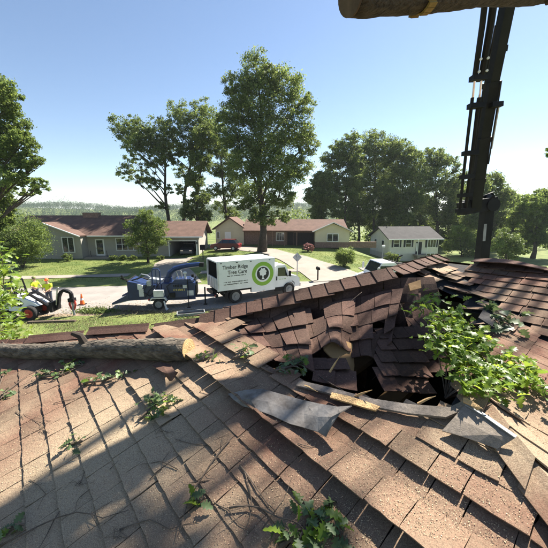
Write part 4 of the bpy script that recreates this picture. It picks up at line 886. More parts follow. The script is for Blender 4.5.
# ------------------------------------------------------------------ crane with hanging log
YC = 10.8
c0 = P(484, 255, YC)
cr = thing('knuckle_boom_crane', 'tall black knuckle boom crane rising behind the roof ridge', 'crane', (c0.x, YC, tz(c0.x, YC)))
O = cr.location.copy(); Lc = lambda px, py, Y: P(px, py, Y) - O
w = MB(); w.box((0, 0, .55), (1.6, 2.2, .5)); w.box((0, 0, 1.2), (1.0, 1.0, .9)); w.build('pedestal', 'black_metal', cr)
for sx in (-1, 1):
    w = MB(); w.box((sx * 1.5, 0, .7), (2.0, .3, .26)); w.tube([(sx * 2.4, 0, .85), (sx * 2.4, 0, .08)], .09, 8); w.box((sx * 2.4, 0, .04), (.5, .5, .07)); w.build('outrigger', 'black_metal', cr)
def beam(mb, a, b, w0, d0, w1=None, d1=None):
    a, b = Vector(a), Vector(b); t = (b - a).normalized(); sx = t.cross(Vector((0, 1, 0))).normalized(); sy = t.cross(sx); w1 = w1 or w0; d1 = d1 or d0
    pts = []
    for p, ww, dd in ((a, w0, d0), (b, w1, d1)):
        for i, j in ((-1, -1), (1, -1), (1, 1), (-1, 1)): pts.append(p + sx * (ww / 2 * i) + sy * (dd / 2 * j))
    mb.add(pts, [(0, 3, 2, 1), (4, 5, 6, 7), (0, 1, 5, 4), (1, 2, 6, 5), (2, 3, 7, 6), (3, 0, 4, 7)]); return mb
j0 = Lc(487, 210, YC)
beam(MB(), (0, 0, 1.6), j0, .34, .34, .31, .31).build('column', 'black_metal', cr)
mb = MB(); beam(mb, Lc(484, 241, YC - .20), Lc(485.5, 224, YC - .20), .08, .03); mb.build('decal_strip', 'pale_steel', cr)
mb = MB(); k1 = Lc(460, 209, YC - .1); k2 = Lc(494, 203, YC - .1); beam(mb, k1, k2, .42, .4); mb.cyl(Lc(489, 205, YC - .1), (0, 1, 0), .22, .5, 16); mb.cyl(Lc(467, 206, YC - .1), (0, 1, 0), .2, .5, 16); mb.build('knuckle_joint', 'black_metal', cr)
mb = MB(); beam(mb, Lc(485, 206, YC - .1), Lc(494, 197, YC - .2), .3, .3); mb.tube([Lc(483, 197, YC), Lc(492, 193, YC), Lc(497, 203, YC)], .05, 6); mb.build('valve_block', 'black_metal', cr)
YT = 8.2
def bp_(px, py):
    f = (210 - py) / 250.0; return Lc(px, py, YC - .15 + (YT - YC) * f)
B0, B1, B2, B3 = bp_(473, 210), bp_(482, 140), bp_(491.5, 85), bp_(516, -38)
mb = MB(); beam(mb, B0, B1, .34, .32); mb.build('main_boom', 'black_metal', cr)
mb = MB(); beam(mb, B0.lerp(B1, .9), B2, .30, .28); mb.build('boom_section', 'black_metal', cr)
mb = MB(); beam(mb, B1.lerp(B2, .95), B3, .255, .24, .245, .23); mb.build('boom_section', 'black_metal', cr)
for a, s_ in ((B0.lerp(B1, .45), .38), (B1, .39), (B2, .35), (bp_(498.5, 50), .30)):
    mb = MB(); d = (B1 - B0).normalized() * .07; beam(mb, a - d, a + d, s_, s_ * .92); mb.build('collar', 'black_metal', cr)
def rod(nm, pts, r, m_): MB().tube([bp_(*p) - Vector((0, .2, 0)) for p in pts], r, 8).build(nm, m_, cr)
rod('extension_cylinder', [(456, 212), (463.5, 140), (468, 100)], .045, 'black_metal'); rod('extension_cylinder', [(462, 210), (470, 140), (474.5, 100)], .055, 'black_metal')
rod('extension_cylinder', [(470, 82), (477, 30), (481, -8)], .07, 'black_metal'); rod('extension_cylinder', [(476.5, 82), (485, 30), (490, -8)], .085, 'black_metal')
rod('piston_rod', [(468, 104), (470.5, 78)], .032, 'chrome'); rod('piston_rod', [(474.5, 104), (477, 78)], .03, 'chrome')
rod('hose', [(466, 190), (474, 130), (481, 80), (490, 30)], .022, 'rubber'); rod('hose', [(484, 165), (492, 112), (496, 84)], .022, 'rubber'); rod('piston_rod', [(487, 150), (494, 108)], .022, 'steel')
for (x0, x1, y) in ((466, 480, 82), (464, 478, 109), (459, 473, 155), (457, 469, 178), (455, 467, 196), (453, 465, 211), (485, 496, 108)):
    mb = MB(); beam(mb, bp_(x0, y) - Vector((0, .22, 0)), bp_(x1, y - 1) - Vector((0, .2, 0)), .13, .2); mb.build('cylinder_bracket', 'black_metal', cr)
for px, py in ((473, 65), (480, 64), (471.5, 77), (479, 76)):
    mb = MB(); a = bp_(px, py) - Vector((0, .32, 0)); mb.cyl(a, (0, 1, 0), .032, .03, 12); mb.build('reflector', 'trim', cr)
tip = B3 + (B3 - B2).normalized() * .5
YL = 3.0
la, lb = P(351, -3, YL), P(556, -11, YL + 1.6)
st_top = Vector((P(438, 8, YL).x, YL, 0))
mb = MB(); beam(mb, B3, tip, .3, .3); tipw = tip + O
hook = Vector((st_top.x, YL + .6, tipw.z + .2)); beam(mb, tip, hook - O, .09, .09); mb.build('boom_tip', 'black_metal', cr)
# the log
axis = (lb - la).normalized(); LN = (lb - la).length; lr = .15
lg = thing('hanging_log', 'dark cut log hanging from the crane at the top', 'log', la)
mb = MB(); pts, rr = [], []
for i in range(40):
    f = i / 39; pts.append(axis * (LN * f) + Vector((0, .015 * math.sin(f * 9), .006 * math.sin(f * 14)))); rr.append(lr * (.9 + .1 * min(1, f * 30)) * (1 - .06 * f) * (1 + .012 * math.sin(f * 31) + .01 * rnd.random()))
mb.tube(pts, rr, 22, jit=.035); mb.build('bark', 'shaded_log_bark', lg, True)
mb = MB(); mb.cyl(-axis * .012, axis, lr * .93, .02, 22); mb.build('cut_face', 'dark_cut_wood', lg)
mb = MB(); kp = axis * (LN * .93); mb.tube([kp, kp + Vector((.02, -.04, -lr - .03))], [.06, .03], 8); mb.build('knot', 'bark', lg)
sp_ = thing('lifting_strap', 'yellow-brown lifting strap wrapped around the hanging log', 'strap', P(440, 8, YL))
so = sp_.location; cc = la + axis * ((so.x - la.x) / axis.x); so = sp_.location = cc.copy(); mb = MB()
for k in range(24):
    a0, a1 = 2 * math.pi * k / 24, 2 * math.pi * (k + 1) / 24; rs = lr * 1.06
    pv_ = Vector((-axis.y, axis.x, 0)).normalized(); q0, q1 = [cc - so + pv_ * math.cos(a) * rs + pv_.cross(axis) * -math.sin(a) * rs for a in (a0, a1)]
    mb.add([q0 - axis * .055, q0 + axis * .055, q1 + axis * .055, q1 - axis * .055], [(0, 1, 2, 3)])
mb.build('loop', 'strap', sp_); sm = sp_.children[0].modifiers.new('t', 'SOLIDIFY'); sm.thickness = .02
topz = hook - so
mb = MB()
for sy in (-1, 1): mb.sheet([[cc - so + Vector((-.06, sy * lr * .9, lr * .5)), cc - so + Vector((.06, sy * lr * .9, lr * .5))], [topz + Vector((-.05, sy * .02, 0)), topz + Vector((.05, sy * .02, 0))]], .015)
mb.build('sling_leg', 'strap', sp_)

# ------------------------------------------------------------------ the damaged roof (the photographer stands on it)
U = Vector((.758, .652, 0)).normalized(); VV = Vector((-U.y, U.x, 0)); TAN = .30; PHI = math.atan(TAN); CO, SI = math.cos(PHI), math.sin(PHI)
Z1 = ZC - 1.34
def AB(a, b, z): return U * a + VV * b + Vector((0, 0, z))
PK = (2.646, 1.39); ZR = Z1 + TAN * PK[0]; JA = 3.88
def z1(a, b): return Z1 + TAN * a
def z3(a, b): return ZR + TAN * (b - PK[1])
def z5(a, b): return ZR + TAN * (a - JA)
N1 = (Vector((0, 0, 1)) - U * TAN).normalized(); N3 = (Vector((0, 0, 1)) - VV * TAN).normalized(); N5 = N1
W1 = U * CO + Vector((0, 0, SI)); W3 = VV * CO + Vector((0, 0, SI))
def on_plane(px, py, p0, n_, h=0.0):
    d = ray(px, py); o = Vector((0, 0, ZC)); k = (p0 + n_ * h - o).dot(n_) / d.dot(n_); return o + d * k
def on1(px, py, h=0.0): return on_plane(px, py, AB(0, 0, Z1), N1, h)
def on3(px, py, h=0.0): return on_plane(px, py, AB(PK[0], PK[1], ZR), N3, h)
def PS(px, py, Y):       # distances near the hole, relative to the slope
    o1 = on_plane(px, py, AB(0, 0, Z1), (Vector((0, 0, 1)) - U * .4167).normalized()); n1 = on1(px, py); return P(px, py, Y * n1.y / o1.y)
def ab(p): return (p.x * U.x + p.y * U.y, p.x * VV.x + p.y * VV.y)
# hip between the near slope and the street slope, read off the picture, then on to the eave
hipR = [PK] + [ab(on1(*q)) for q in ((353, 283), (300, 296), (250, 308), (200, 321), (150, 329), (85, 335), (30, 341))] + [(-1.2, 5.7), (-3.0, 7.4)]
EA = -3.0; EB = PK[1] - (PK[0] - EA)
def inpoly(x, y, poly):
    c = False; j = len(poly) - 1
    for i in range(len(poly)):
        (xi, yi), (xj, yj) = poly[i], poly[j]
        if (yi > y) != (yj > y) and x < (xj - xi) * (y - yi) / (yj - yi) + xi: c = not c
        j = i
    return c
poly1 = hipR + [(EA, EB)]
HOLE_PX = [(304, 352), (322, 330), (345, 318), (372, 306), (405, 292), (425, 292), (440, 315), (448, 345), (452, 372), (466, 394), (452, 407), (425, 408), (385, 403), (350, 393), (318, 384), (298, 368)]
DAMP = [(296, 372), (280, 350), (255, 335), (300, 305), (360, 288), (430, 268), (455, 300), (470, 395), (455, 415), (420, 414), (340, 397)]
house = thing('damaged_house', 'near house with torn reddish brown shingle roof and a hole', 'house', (0, 0, 0))
def in_hole(p): 
    q = proj(p); return q is not None and inpoly(q[0], q[1], HOLE_PX)
def sink(p):         # how far the battered strip beside the hole has dropped
    q = proj(p)
    if q is None: return 0
    d = 0
    x, y = q[0], q[1]
    for cx, cy, rx, ry, am in ((368, 326, 132, 64, .30),):
        e = ((x - cx) / rx) ** 2 + ((y - cy) / ry) ** 2
        if e < 1: d += am * (1 - e) ** .7
    return d
def deck(name, verts_ab, zf, step=.09, cut=True, th=.02):
    mb = MB(); A = [q[0] for q in verts_ab]; Bq = [q[1] for q in verts_ab]; idx = {}
    na, nb = int((max(A) - min(A)) / step) + 1, int((max(Bq) - min(Bq)) / step) + 1
    def vid(i, j):
        if (i, j) not in idx:
            a, b_ = min(A) + i * step, min(Bq) + j * step; p = AB(a, b_, zf(a, b_) - .008); p.z -= sink(p) if cut else 0; idx[(i, j)] = len(mb.v); mb.v.append(tuple(p))
        return idx[(i, j)]
    for i in range(na):
        for j in range(nb):
            a, b_ = min(A) + (i + .5) * step, min(Bq) + (j + .5) * step
            if not inpoly(a, b_, verts_ab): continue
            if cut and (in_hole(AB(a, b_, zf(a, b_))) or sink(AB(a, b_, zf(a, b_))) > .09): continue
            mb.f.append((vid(i, j), vid(i + 1, j), vid(i + 1, j + 1), vid(i, j + 1)))
    return mb.build(name, 'felt', house)
slope1 = deck('roof_slope', poly1, z1)
BE = -7.0
poly3 = [PK, (JA, PK[1]), (JA - (PK[1] - BE), BE), (PK[0] - (PK[1] - BE), BE)]
poly3 = [PK, (JA, PK[1]), (JA - (PK[0] - EA), EB), (EA, EB)]
slope3 = deck('roof_slope', poly3, z3)
poly5 = [(JA, PK[1]), (JA, -7.5), (JA - (PK[0] - EA), -7.5), (JA - (PK[0] - EA), EB)]
slope5 = deck('roof_slope', poly5, z5, .2, False)
mb = MB(); top = [AB(JA, PK[1], ZR)] + [AB(a, b_, z1(a, b_)) for a, b_ in hipR]; bot = []
for i, (a, b_) in enumerate([(JA, PK[1])] + hipR):
    zt = ZR if i == 0 else z1(a, b_); fall = max(.1, (zt - 3.7) / .52); bot.append(AB(a, b_ + fall, zt - fall * .52))
bot[0] = AB(JA + 5, PK[1] + 3.7, ZR - 3.7 * .52)
n = len(top); mb.add([p - Vector((0, 0, .004)) for p in top] + bot, [(i, i + 1, n + i + 1, n + i) for i in range(n - 1)]); slope2 = mb.build('roof_slope', 'shingle_field', house)
mb = MB(); mb.add([AB(JA, PK[1], ZR - .006), AB(JA, -7.5, ZR - .006), AB(JA + 5, -7.5, ZR - 5 * TAN), AB(JA + 5, PK[1] + 3.7, ZR - 3.7 * .52)], [(0, 1, 2, 3)]); slope6 = mb.build('roof_slope', 'shingle_field', house)
# walls under the eaves
foot = [(EA + .5, 6.6), (EA + .5, EB + .5), (JA - 4.7, EB + .5), (JA - 4.7, -7.2), (JA + 4.6, -7.2), (JA + 4.6, PK[1] + 3.1), (.2, PK[1] + 3.1)]
mb = MB(); k = len(foot); mb.add([AB(a, b_, -.1) for a, b_ in foot] + [AB(a, b_, z_) for (a, b_), z_ in zip(foot, (4.07, 4.07, 4.07, 4.20, 4.24, 4.00, 4.00))], [(i, (i + 1) % k, (i + 1) % k + k, i + k) for i in range(k)]); mb.build('wall', 'siding_beige', house)
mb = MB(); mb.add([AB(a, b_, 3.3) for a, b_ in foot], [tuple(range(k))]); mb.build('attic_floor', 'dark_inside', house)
# rafters inside the hole
for i in range(6):
    b_ = .5 + i * .45; p, q = AB(.6, b_, z1(.6, b_) - .16), AB(2.5, b_, z1(2.5, b_) - .30); mb = MB(); beam(mb, p - Vector((0, 0, .15)), q - Vector((0, 0, .42)), .045, .14); mb.build('rafter', 'plywood', house)

# ---- shingles
TW, TL, EX, SX = .140, .20, .127, .145
tabs = []
for k in range(14):
    r_ = random.Random(100 + k); mb = MB(); rows = []
    curl = r_.uniform(.0, .005); cr_ = r_.uniform(-.003, .004)
    for i in range(5):
        f = i / 4; row = []
        for j in range(5):
            g = j / 4; x = (g - .5) * TW; y = f * TL
            if i == 0: y += r_.uniform(-.0025, .0025)
            if j in (0, 4): x += r_.uniform(-.002, .002)
            row.append((x, y, curl * (1 - f) ** 2 + cr_ * (1 - f) ** 2 * (abs(g - .5) * 2) ** 2 + r_.uniform(-.0012, .0012)))
        rows.append(row)
    mb.sheet(rows, .0045); m = mb.mesh('shingle'); m.materials.append(M['shingle']); m.shade_smooth()
    m.shade_flat(); tabs.append(m)
clean_shaded = []
for m in tabs: d = m.copy(); d.materials[0] = M['shingle_clean_shaded']; clean_shaded.append(d)
pieces = []     # (score, matrix, mesh index, parent)
def frame(o, x, y, n_):
    x = x.normalized(); n_ = n_.normalized(); y = n_.cross(x).normalized(); return Matrix(((x.x, y.x, n_.x, o.x), (x.y, y.y, n_.y, o.y), (x.z, y.z, n_.z, o.z), (0, 0, 0, 1)))
def put(o, x, y, n_, par, tilt=0.0, roll=0.0, mi=None, bonus=0, w=None, k=1.0, dark=False):
    Mx = frame(o, x, y, n_) @ Matrix.Translation((0, TL * k, 0)) @ Matrix.Rotation(-tilt, 4, 'X') @ Matrix.Rotation(roll, 4, 'Z') @ Matrix.Translation((0, -TL * k, 0)) @ Matrix.Diagonal(((w or TW) / TW, k, 1, 1))
    c = Mx @ Vector((0, .06, 0)); q = proj(c); sc = -1
    if q and -12 < q[0] < 560 and 235 < q[1] < 565: sc = 1 / q[2] ** 2 + bonus
    pieces.append((sc, Mx, (rnd.randrange(14) if mi is None else mi) + (14 if dark else 0), par))
rr_ = random.Random(5)
def seg(r, s_, L=.7):           # slow random wave along a course, 0..1
    i = math.floor(s_ / L); f = s_ / L - i; h = lambda k: random.Random(r * 7919 + k * 104729 + 3).random()
    f = f * f * (3 - 2 * f); return h(i) * (1 - f) + h(i + 1) * f
def field(zf, poly, along, up, n_, origin, par, s_rng, t_rng, lift_fn, cut=True):
    r0, r1 = int(t_rng[0] / EX), int(t_rng[1] / EX)
    for r in range(r0, r1):
        s = s_rng[0] + rr_.uniform(0, .15)
        while s < s_rng[1]:
            w = rr_.choice((.118, .135, .148, .148, .165, .19)); sc_ = s + w / 2; s += w
            o = origin + along * sc_ + up * (r * EX); mid = o + up * .065; a, b_ = ab(mid)
            if not inpoly(a, b_, poly): continue
            if cut and in_hole(mid): continue
            kk = 0
            for k_ in (1, .85, .7, .55, .4):
                e_ = o + up * (TL * k_ + .01)
                if inpoly(*ab(e_), poly) and not (cut and in_hole(e_)): kk = k_; break
            if not kk: continue
            lift, roll = lift_fn(mid, r, sc_)
            sk = sink(mid) if cut else 0
            if sk > .07: continue
            o = o - Vector((0, 0, sk)); nn = n_
            if sk > .004:
                e = .06; gx = (sink(mid + along * e) - sink(mid - along * e)) / (2 * e); gy = (sink(mid + up * e) - sink(mid - up * e)) / (2 * e); gx, gy = max(-1, min(1, gx)), max(-1, min(1, gy)); nn = (n_ + along * gx * .8 + up * gy * .8).normalized(); roll += rr_.gauss(0, .02); lift += .015 * seg(r, sc_, .5)
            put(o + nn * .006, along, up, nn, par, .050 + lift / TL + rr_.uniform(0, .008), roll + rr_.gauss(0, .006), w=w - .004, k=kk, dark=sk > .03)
L3a = ab(on1(290, 456))[0] / CO
def lift1(p, r, s_):
    q = proj(p)
    if not q: return 0, 0
    a = r * EX; n_ = seg(r, s_)
    if q[0] > 250 + (q[1] - 430) * .9: l = .018 * max(0, n_ - .35); ro = .03 * (seg(r + 50, s_, .5) - .5)
    else: l = .007 * max(0, n_ - .6); ro = 0
    if abs(a - L3a) < EX * .5: l += .03 + .02 * n_
    if abs(a - L3a - 2 * EX) < EX * .5: l += .012 + .014 * n_
    if abs(a - L3a + 3 * EX) < EX * .5 and q[0] > 140 and q[1] < 420: l += .016
    return l, ro
flip = -1
field(z1, poly1, -VV, W1, N1, AB(0, 0, Z1), slope1, (-7.5, 4.5), (-3.2, 2.6), lift1)
field(z3, poly3, U, W3, N3, AB(PK[0], PK[1], ZR), slope3, (-4.5, 1.0), (-3.4, .05), lambda p, r, s_: (.02 * max(0, seg(r + 200, s_) - .4), 0))
field(z5, poly5, -VV, W1, N5, AB(JA, 0, ZR), slope5, (-1.2, 7.2), (-3.6, .02), lambda p, r, s_: (.014 * max(0, seg(r + 300, s_) - .4), 0), cut=False)
# torn mats of shingles hanging into the hole: corners (px, py, distance), columns, rows
def mat_piece(tl, tr, br, bl, nc, nr, bend=0.0, raw=False):
    c = [(P if raw else PS)(*q) for q in (tl, tr, br, bl)]
    nrm = (c[1] - c[0]).cross(c[3] - c[0]).normalized()
    if nrm.dot(c[0] - Vector((0, 0, ZC))) > 0: nrm = -nrm
    nc = max(1, round(((c[1] - c[0]).length + (c[2] - c[3]).length) / 2 / .145)); nr = max(1, round((c[3] - c[0]).length / .125)); cw = ((c[1] - c[0]).length + (c[2] - c[3]).length) / 2 / nc - .004
    for r in range(nr):
        for k in range(nc):
            f0, g = (r + 1) / nr, (k + .5) / nc
            o = c[0].lerp(c[3], f0).lerp(c[1].lerp(c[2], f0), g); t_ = c[0].lerp(c[3], f0 - 1 / nr).lerp(c[1].lerp(c[2], f0 - 1 / nr), g)
            x = (c[1].lerp(c[2], f0) - c[0].lerp(c[3], f0)); x = x if x.cross(t_ - o).dot(nrm) > 0 else -x
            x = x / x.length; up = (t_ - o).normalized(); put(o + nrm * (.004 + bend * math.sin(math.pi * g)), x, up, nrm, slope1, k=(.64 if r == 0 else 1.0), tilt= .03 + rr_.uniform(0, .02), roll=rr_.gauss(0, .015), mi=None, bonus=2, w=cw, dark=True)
mat_piece((380, 330, 1.92), (424, 326, 1.95), (436, 396, 1.52), (383, 392, 1.50), 1, 4)
mat_piece((418, 318, 2.05), (446, 312, 2.05), (454, 372, 1.70), (430, 374, 1.68), 1, 4)
mat_piece((306, 360, 1.72), (346, 352, 1.76), (356, 394, 1.48), (312, 382, 1.54), 1, 3)
def Yh(px):                      # distance of the hip line at that column
    q = [(proj(AB(a, b_, z1(a, b_))), AB(a, b_, 0).y) for a, b_ in hipR[:7]]; return float(np.interp(px, [k[0][0] for k in q][::-1], [k[1] for k in q][::-1]))
def yh(px):
    q = [proj(AB(a, b_, z1(a, b_))) for a, b_ in hipR[:7]]; return float(np.interp(px, [k[0] for k in q][::-1], [k[1] for k in q][::-1]))
skirts = []
def skirt(x0, x1, dy, h, dY, ph, fold=.05, wav=5.0, step=15):   # one torn course hanging in folds under the hip: contiguous bent tabs
    xs_ = [x0]
    while xs_[-1] < x1 - step * .7: xs_.append(min(x1, xs_[-1] + step * rr_.uniform(.75, 1.3)))
    def top(x): return P(x, yh(x) + dy + wav * .4 * math.sin(x * .05 + ph), Yh(x) + dY + fold * math.sin(x * .085 + ph))
    def bot(x, hh): return P(x + 3 * math.sin(x * .06 + ph), yh(x) + dy + hh + wav * math.sin(x * .11 + ph * 2), Yh(x) + dY - .06 + 1.5 * fold * math.sin(x * .085 + ph + .5))
    for a, b_ in zip(xs_, xs_[1:]):
        hh = h * rr_.uniform(.75, 1.35); rows = []; kick = rr_.choice((0, 0, 0, .03, .05, .08)); kx = rr_.uniform(-1.5, 1.5)
        if rr_.random() < .07: continue
        for i in range(4):
            f = i / 3; row = []
            for g in (0, .33, .67, 1):
                x = a + (b_ - a - .35) * g; p = top(x).lerp(bot(x, hh + rr_.uniform(-.6, .6)), f); p.y -= .03 * math.sin(math.pi * f) + kick * f * f; p.x += .006 * kx * f; row.append(p)
            rows.append(row)
        skirts.append(rows)
for k_, (x0, x1) in enumerate(((206, 440), (206, 438), (212, 430), (226, 420), (246, 408), (286, 398), (316, 392))):
    skirt(x0, x1, 4 + 12 * k_, 19 if k_ < 5 else 24, -.02 - .045 * k_, .2 + .35 * k_, .04 + .022 * k_, 2.0 + 2.0 * k_, 15 + 2 * k_)
def slump(T, B, nc, nr, amp, ph):      # a buckled sheet of courses slumped from the hip: T, B are lists of (px, py, distance)
    def at(L_, g):
        t_ = g * (len(L_) - 1); i = min(int(t_), len(L_) - 2); return P(*L_[i]).lerp(P(*L_[i + 1]), t_ - i)
    for r in range(nr):
        cuts = [0] + sorted(min(.97, max(.03, (k + rr_.uniform(-.25, .25)) / nc)) for k in range(1, nc)) + [1]
        for a, b_ in zip(cuts, cuts[1:]):
            if rr_.random() < .06: continue
            kick = rr_.choice((0, 0, .012, .03)); rows = []
            for i in range(4):
                f = (r + (i / 3) * 1.25) / nr; row = []
                for k in range(4):
                    g = a + (b_ - a - .008) * k / 3; p = at(T, g).lerp(at(B, g), f)
                    p += Vector((0, -.5, .6)) * (amp * math.sin(g * 7 + ph + f * 2.2) * (.3 + f) + .012 * (i / 3) + kick * (i / 3) ** 2 + rr_.uniform(-.002, .002)); row.append(p)
                rows.append(row)
            skirts.append(rows)
slump([(212, 330, Yh(212) - .05), (255, 318, Yh(255) - .08), (305, 307, Yh(305) - .1)], [(250, 350, 2.02), (282, 360, 1.95), (314, 366, 1.85)], 6, 3, .035, .4)
slump([(292, 312, Yh(292) - .14), (325, 304, Yh(325) - .16), (356, 298, Yh(356) - .16)], [(306, 350, 2.02), (330, 342, 2.1), (352, 346, 2.1)], 4, 3, .05, 1.9)
slump([(346, 300, Yh(346) - .14), (372, 294, Yh(372) - .16), (404, 288, Yh(404) - .18)], [(352, 352, 2.05), (372, 356, 2.0), (392, 338, 2.1)], 4, 4, .045, 3.0)
pieces.sort(key=lambda q: -q[0])
NP = 300 - len(skirts)
for sc, Mx, mi, par in pieces[:NP]:
    o = bpy.data.objects.new('shingle', (tabs + clean_shaded)[mi]); COL.objects.link(o); o.parent = par; o.matrix_basis = Mx
tabco = []
for m in tabs:
    co = np.zeros(len(m.vertices) * 3); m.vertices.foreach_get('co', co); tabco.append(co.reshape(-1, 3))
for par in (slope1, slope3, slope5):
    Vs, Fs, o_ = [], [], 0
    for sc, Mx, mi, pr in pieces[NP:]:
        if pr is not par: continue
        A = np.array(Mx); co = tabco[mi % 14] @ A[:3, :3].T + A[:3, 3]; Vs.append(co)
        Fs += [tuple(i + o_ for i in p.vertices) for p in tabs[mi % 14].polygons]; o_ += len(co)
    if Vs:
        m = bpy.data.meshes.new('shingle_field'); m.from_pydata(np.concatenate(Vs).tolist(), [], Fs); m.materials.append(M['shingle_field']); tag(link('shingle_field', m, par), kind='stuff')

for rows in skirts: MB().sheet(rows, .006).build('shingle', 'shingle_clean_shaded', slope1)
from mathutils.bvhtree import BVHTree
BV, BF = [], []
for sc, Mx, mi, pr in pieces:
    if sc < 0: continue
    A = np.array(Mx); co = tabco[mi % 14] @ A[:3, :3].T + A[:3, 3]; o_ = len(BV); BV += co.tolist(); BF += [tuple(i + o_ for i in p.vertices) for p in tabs[mi % 14].polygons]
bvh = BVHTree.FromPolygons(BV, BF)
def surf(px, py, h=0.0):        # the shingle surface seen at that pixel, raised by h
    d = ray(px, py).normalized(); hit = bvh.ray_cast(Vector((0, 0, ZC)), d)
    p = on1(px, py, h)
    if hit[0] is not None and (hit[0] - on1(px, py)).length < .16: return hit[0] + N1 * h
    return p
# ---- ridge and hip caps
def caps(par, pts, left, right, step=.145, wd=.14, lift=.0, wob=.01, name='ridge_cap', over=.03, m_='shingle_clean_shaded', dz=.03):
    """pts: 3D polyline from low/near to high/far; left/right: downhill directions on each side"""
    pts = [Vector(p) for p in pts]; L = [0]
    for a, b_ in zip(pts, pts[1:]): L.append(L[-1] + (b_ - a).length)
    def at(d):
        d = max(0, min(L[-1] - 1e-6, d)); j = max(i for i in range(len(L)) if L[i] <= d); return pts[j].lerp(pts[j + 1], (d - L[j]) / (L[j + 1] - L[j]))
    d = 0
    while d < L[-1] - .03:
        e = min(d + step + over, L[-1]); rows = []
        wl, wr = wd * rr_.uniform(.92, 1.08), wd * rr_.uniform(.92, 1.08); w1, w2 = rr_.uniform(-wob, wob), rr_.uniform(-wob, wob)
        for k in range(4):
            f = k / 3; p = at(d + (e - d) * f) + Vector((0, 0, dz + .010 * (1 - f) + lift * (1 - f) + w1 * f + w2 * (1 - f)))
            row = []
            for s in (-1, -.66, -.3, 0, .3, .66, 1):
                dr = left if s < 0 else right; q = p + dr * abs(s) * (wl if s < 0 else wr); q.z += -.006 + .006 * (abs(s) < .1); row.append(q)
            rows.append(row)
        MB().sheet(rows, .007).build(name, m_, par); d += step
hp = [AB(a, b_, z1(a, b_)) for a, b_ in hipR]
eh = (hp[0] - hp[4]).normalized(); dl = N1.cross(eh); dl = dl if dl.z < 0 else -dl; dl = (dl + Vector((0, 0, -.25))).normalized(); dr_ = (VV * CO - Vector((0, 0, SI)))
# left of the bend: long lifted strips; right of it: separate caps up to the peak and along the short ridge
caps(slope1, [hp[7], hp[6]], dr_, dl, 9, .11, 0, .002, dz=.05); caps(slope1, [hp[6] + Vector((.06, 0, .012)), hp[5]], dr_, dl, 9, .11, 0, .002, dz=.06); caps(slope1, [hp[5] + Vector((.05, 0, .012)), hp[4]], dr_, dl, 9, .12, .0, .004, dz=.03)
caps(slope1, hp[4::-1], dr_, dl, .15, .155, .003, .003, dz=.05, over=.05)
caps(slope1, [hp[8], hp[7]], dr_, dl)
caps(slope1, [AB(*PK, ZR), AB(PK[0] + .5, PK[1], ZR + .03), AB(JA - .15, PK[1], ZR + .05)], dr_, (-VV * CO - Vector((0, 0, SI))), .15, .14, .004, .006)
caps(slope3, [AB(PK[0] - t_, PK[1] - t_, z1(PK[0] - t_, 0)) for t_ in (2.3, 1.6, .93)], -W1, (-VV * CO - Vector((0, 0, SI))), .145, .15, .014, .008, m_='shingle')
caps(slope5, [AB(JA, b_, ZR) for b_ in (-3.0, -1.0, .3, 1.0)], -W1, (U * CO - Vector((0, 0, SI))), .15, .14, .006, .008)
# lifted edge sheet along the far ridge
rows = []
for i in range(9):
    f = i / 8; p = AB(JA, 1.05 - 1.1 * f, ZR + .05 + .03 * math.sin(f * 7)); rows.append([p - W1 * (.16 + .03 * math.sin(f * 9)) + Vector((0, 0, .035)), p, p + (U * CO - Vector((0, 0, SI))) * .12])
MB().sheet(rows, .008).build('lifted_flap', 'shingle_clean_shaded', slope5)

# ---- torn pieces round the hole, each its own thing where it lies loose
def sheet_px(name, label, cat, rows, th, m_, fn=None, group=None):
    pts = [[(fn(*q) if fn else PS(*q)) for q in r_] for r_ in rows]; c = sum((p for r_ in pts for p in r_), Vector()) / sum(len(r_) for r_ in pts)
    o = MB().sheet([[p - c for p in r_] for r_ in pts], th).build(name, m_); o.location = c; return tag(o, label, cat, group)
def lay(px, py, h): return on1(px, py, h + .022)
sheet_px('flashing_strip', 'long dull grey bent strip of flashing on the shingles', 'flashing',
         [[(228, 394, .035), (246, 390, .05), (262, 389, .05), (284, 395, .045), (302, 400, .05), (320, 404, .07), (338, 407, .09), (352, 406, .12)],
          [(234, 400, .03), (250, 399, .05), (268, 402, .05), (288, 410, .045), (304, 414, .05), (318, 417, .075), (332, 417, .10), (340, 413, .13)],
          [(243, 406, .02), (257, 410, .04), (273, 416, .045), (290, 424, .04), (305, 428, .05), (318, 432, .06), (326, 437, .05), (331, 425, .10)]], .004, 'flashing', lay)
sheet_px('broken_board', 'freshly split yellow board at the lip of the hole', 'board', [[(332, 393, .03), (350, 397, .035), (366, 402, .035), (380, 407, .03)], [(330, 398, .03), (348, 403, .035), (364, 408, .035), (376, 411, .03)]], .010, 'cut_wood', lay)
sheet_px('flashing_sheet', 'torn grey sheet with bright edge lying over the right hip', 'flashing',
         [[(465, 405, .05), (482, 415, .055), (499, 427, .055), (515, 438, .045)], [(454, 418, .04), (472, 425, .05), (490, 435, .05), (507, 443, .035)], [(442, 431, .02), (460, 436, .03), (478, 442, .03), (497, 449, .02)]], .006, 'granule_grey', lay)
sheet_px('sheet_edge', 'bright curled metal edge along the torn grey sheet', 'flashing', [[(467, 403.5, .056), (484, 413.5, .062), (501, 425, .062), (517, 436, .052)], [(465, 405, .058), (482, 415, .064), (499, 427, .064), (515, 438, .054)]], .005, 'pale_steel', lay)
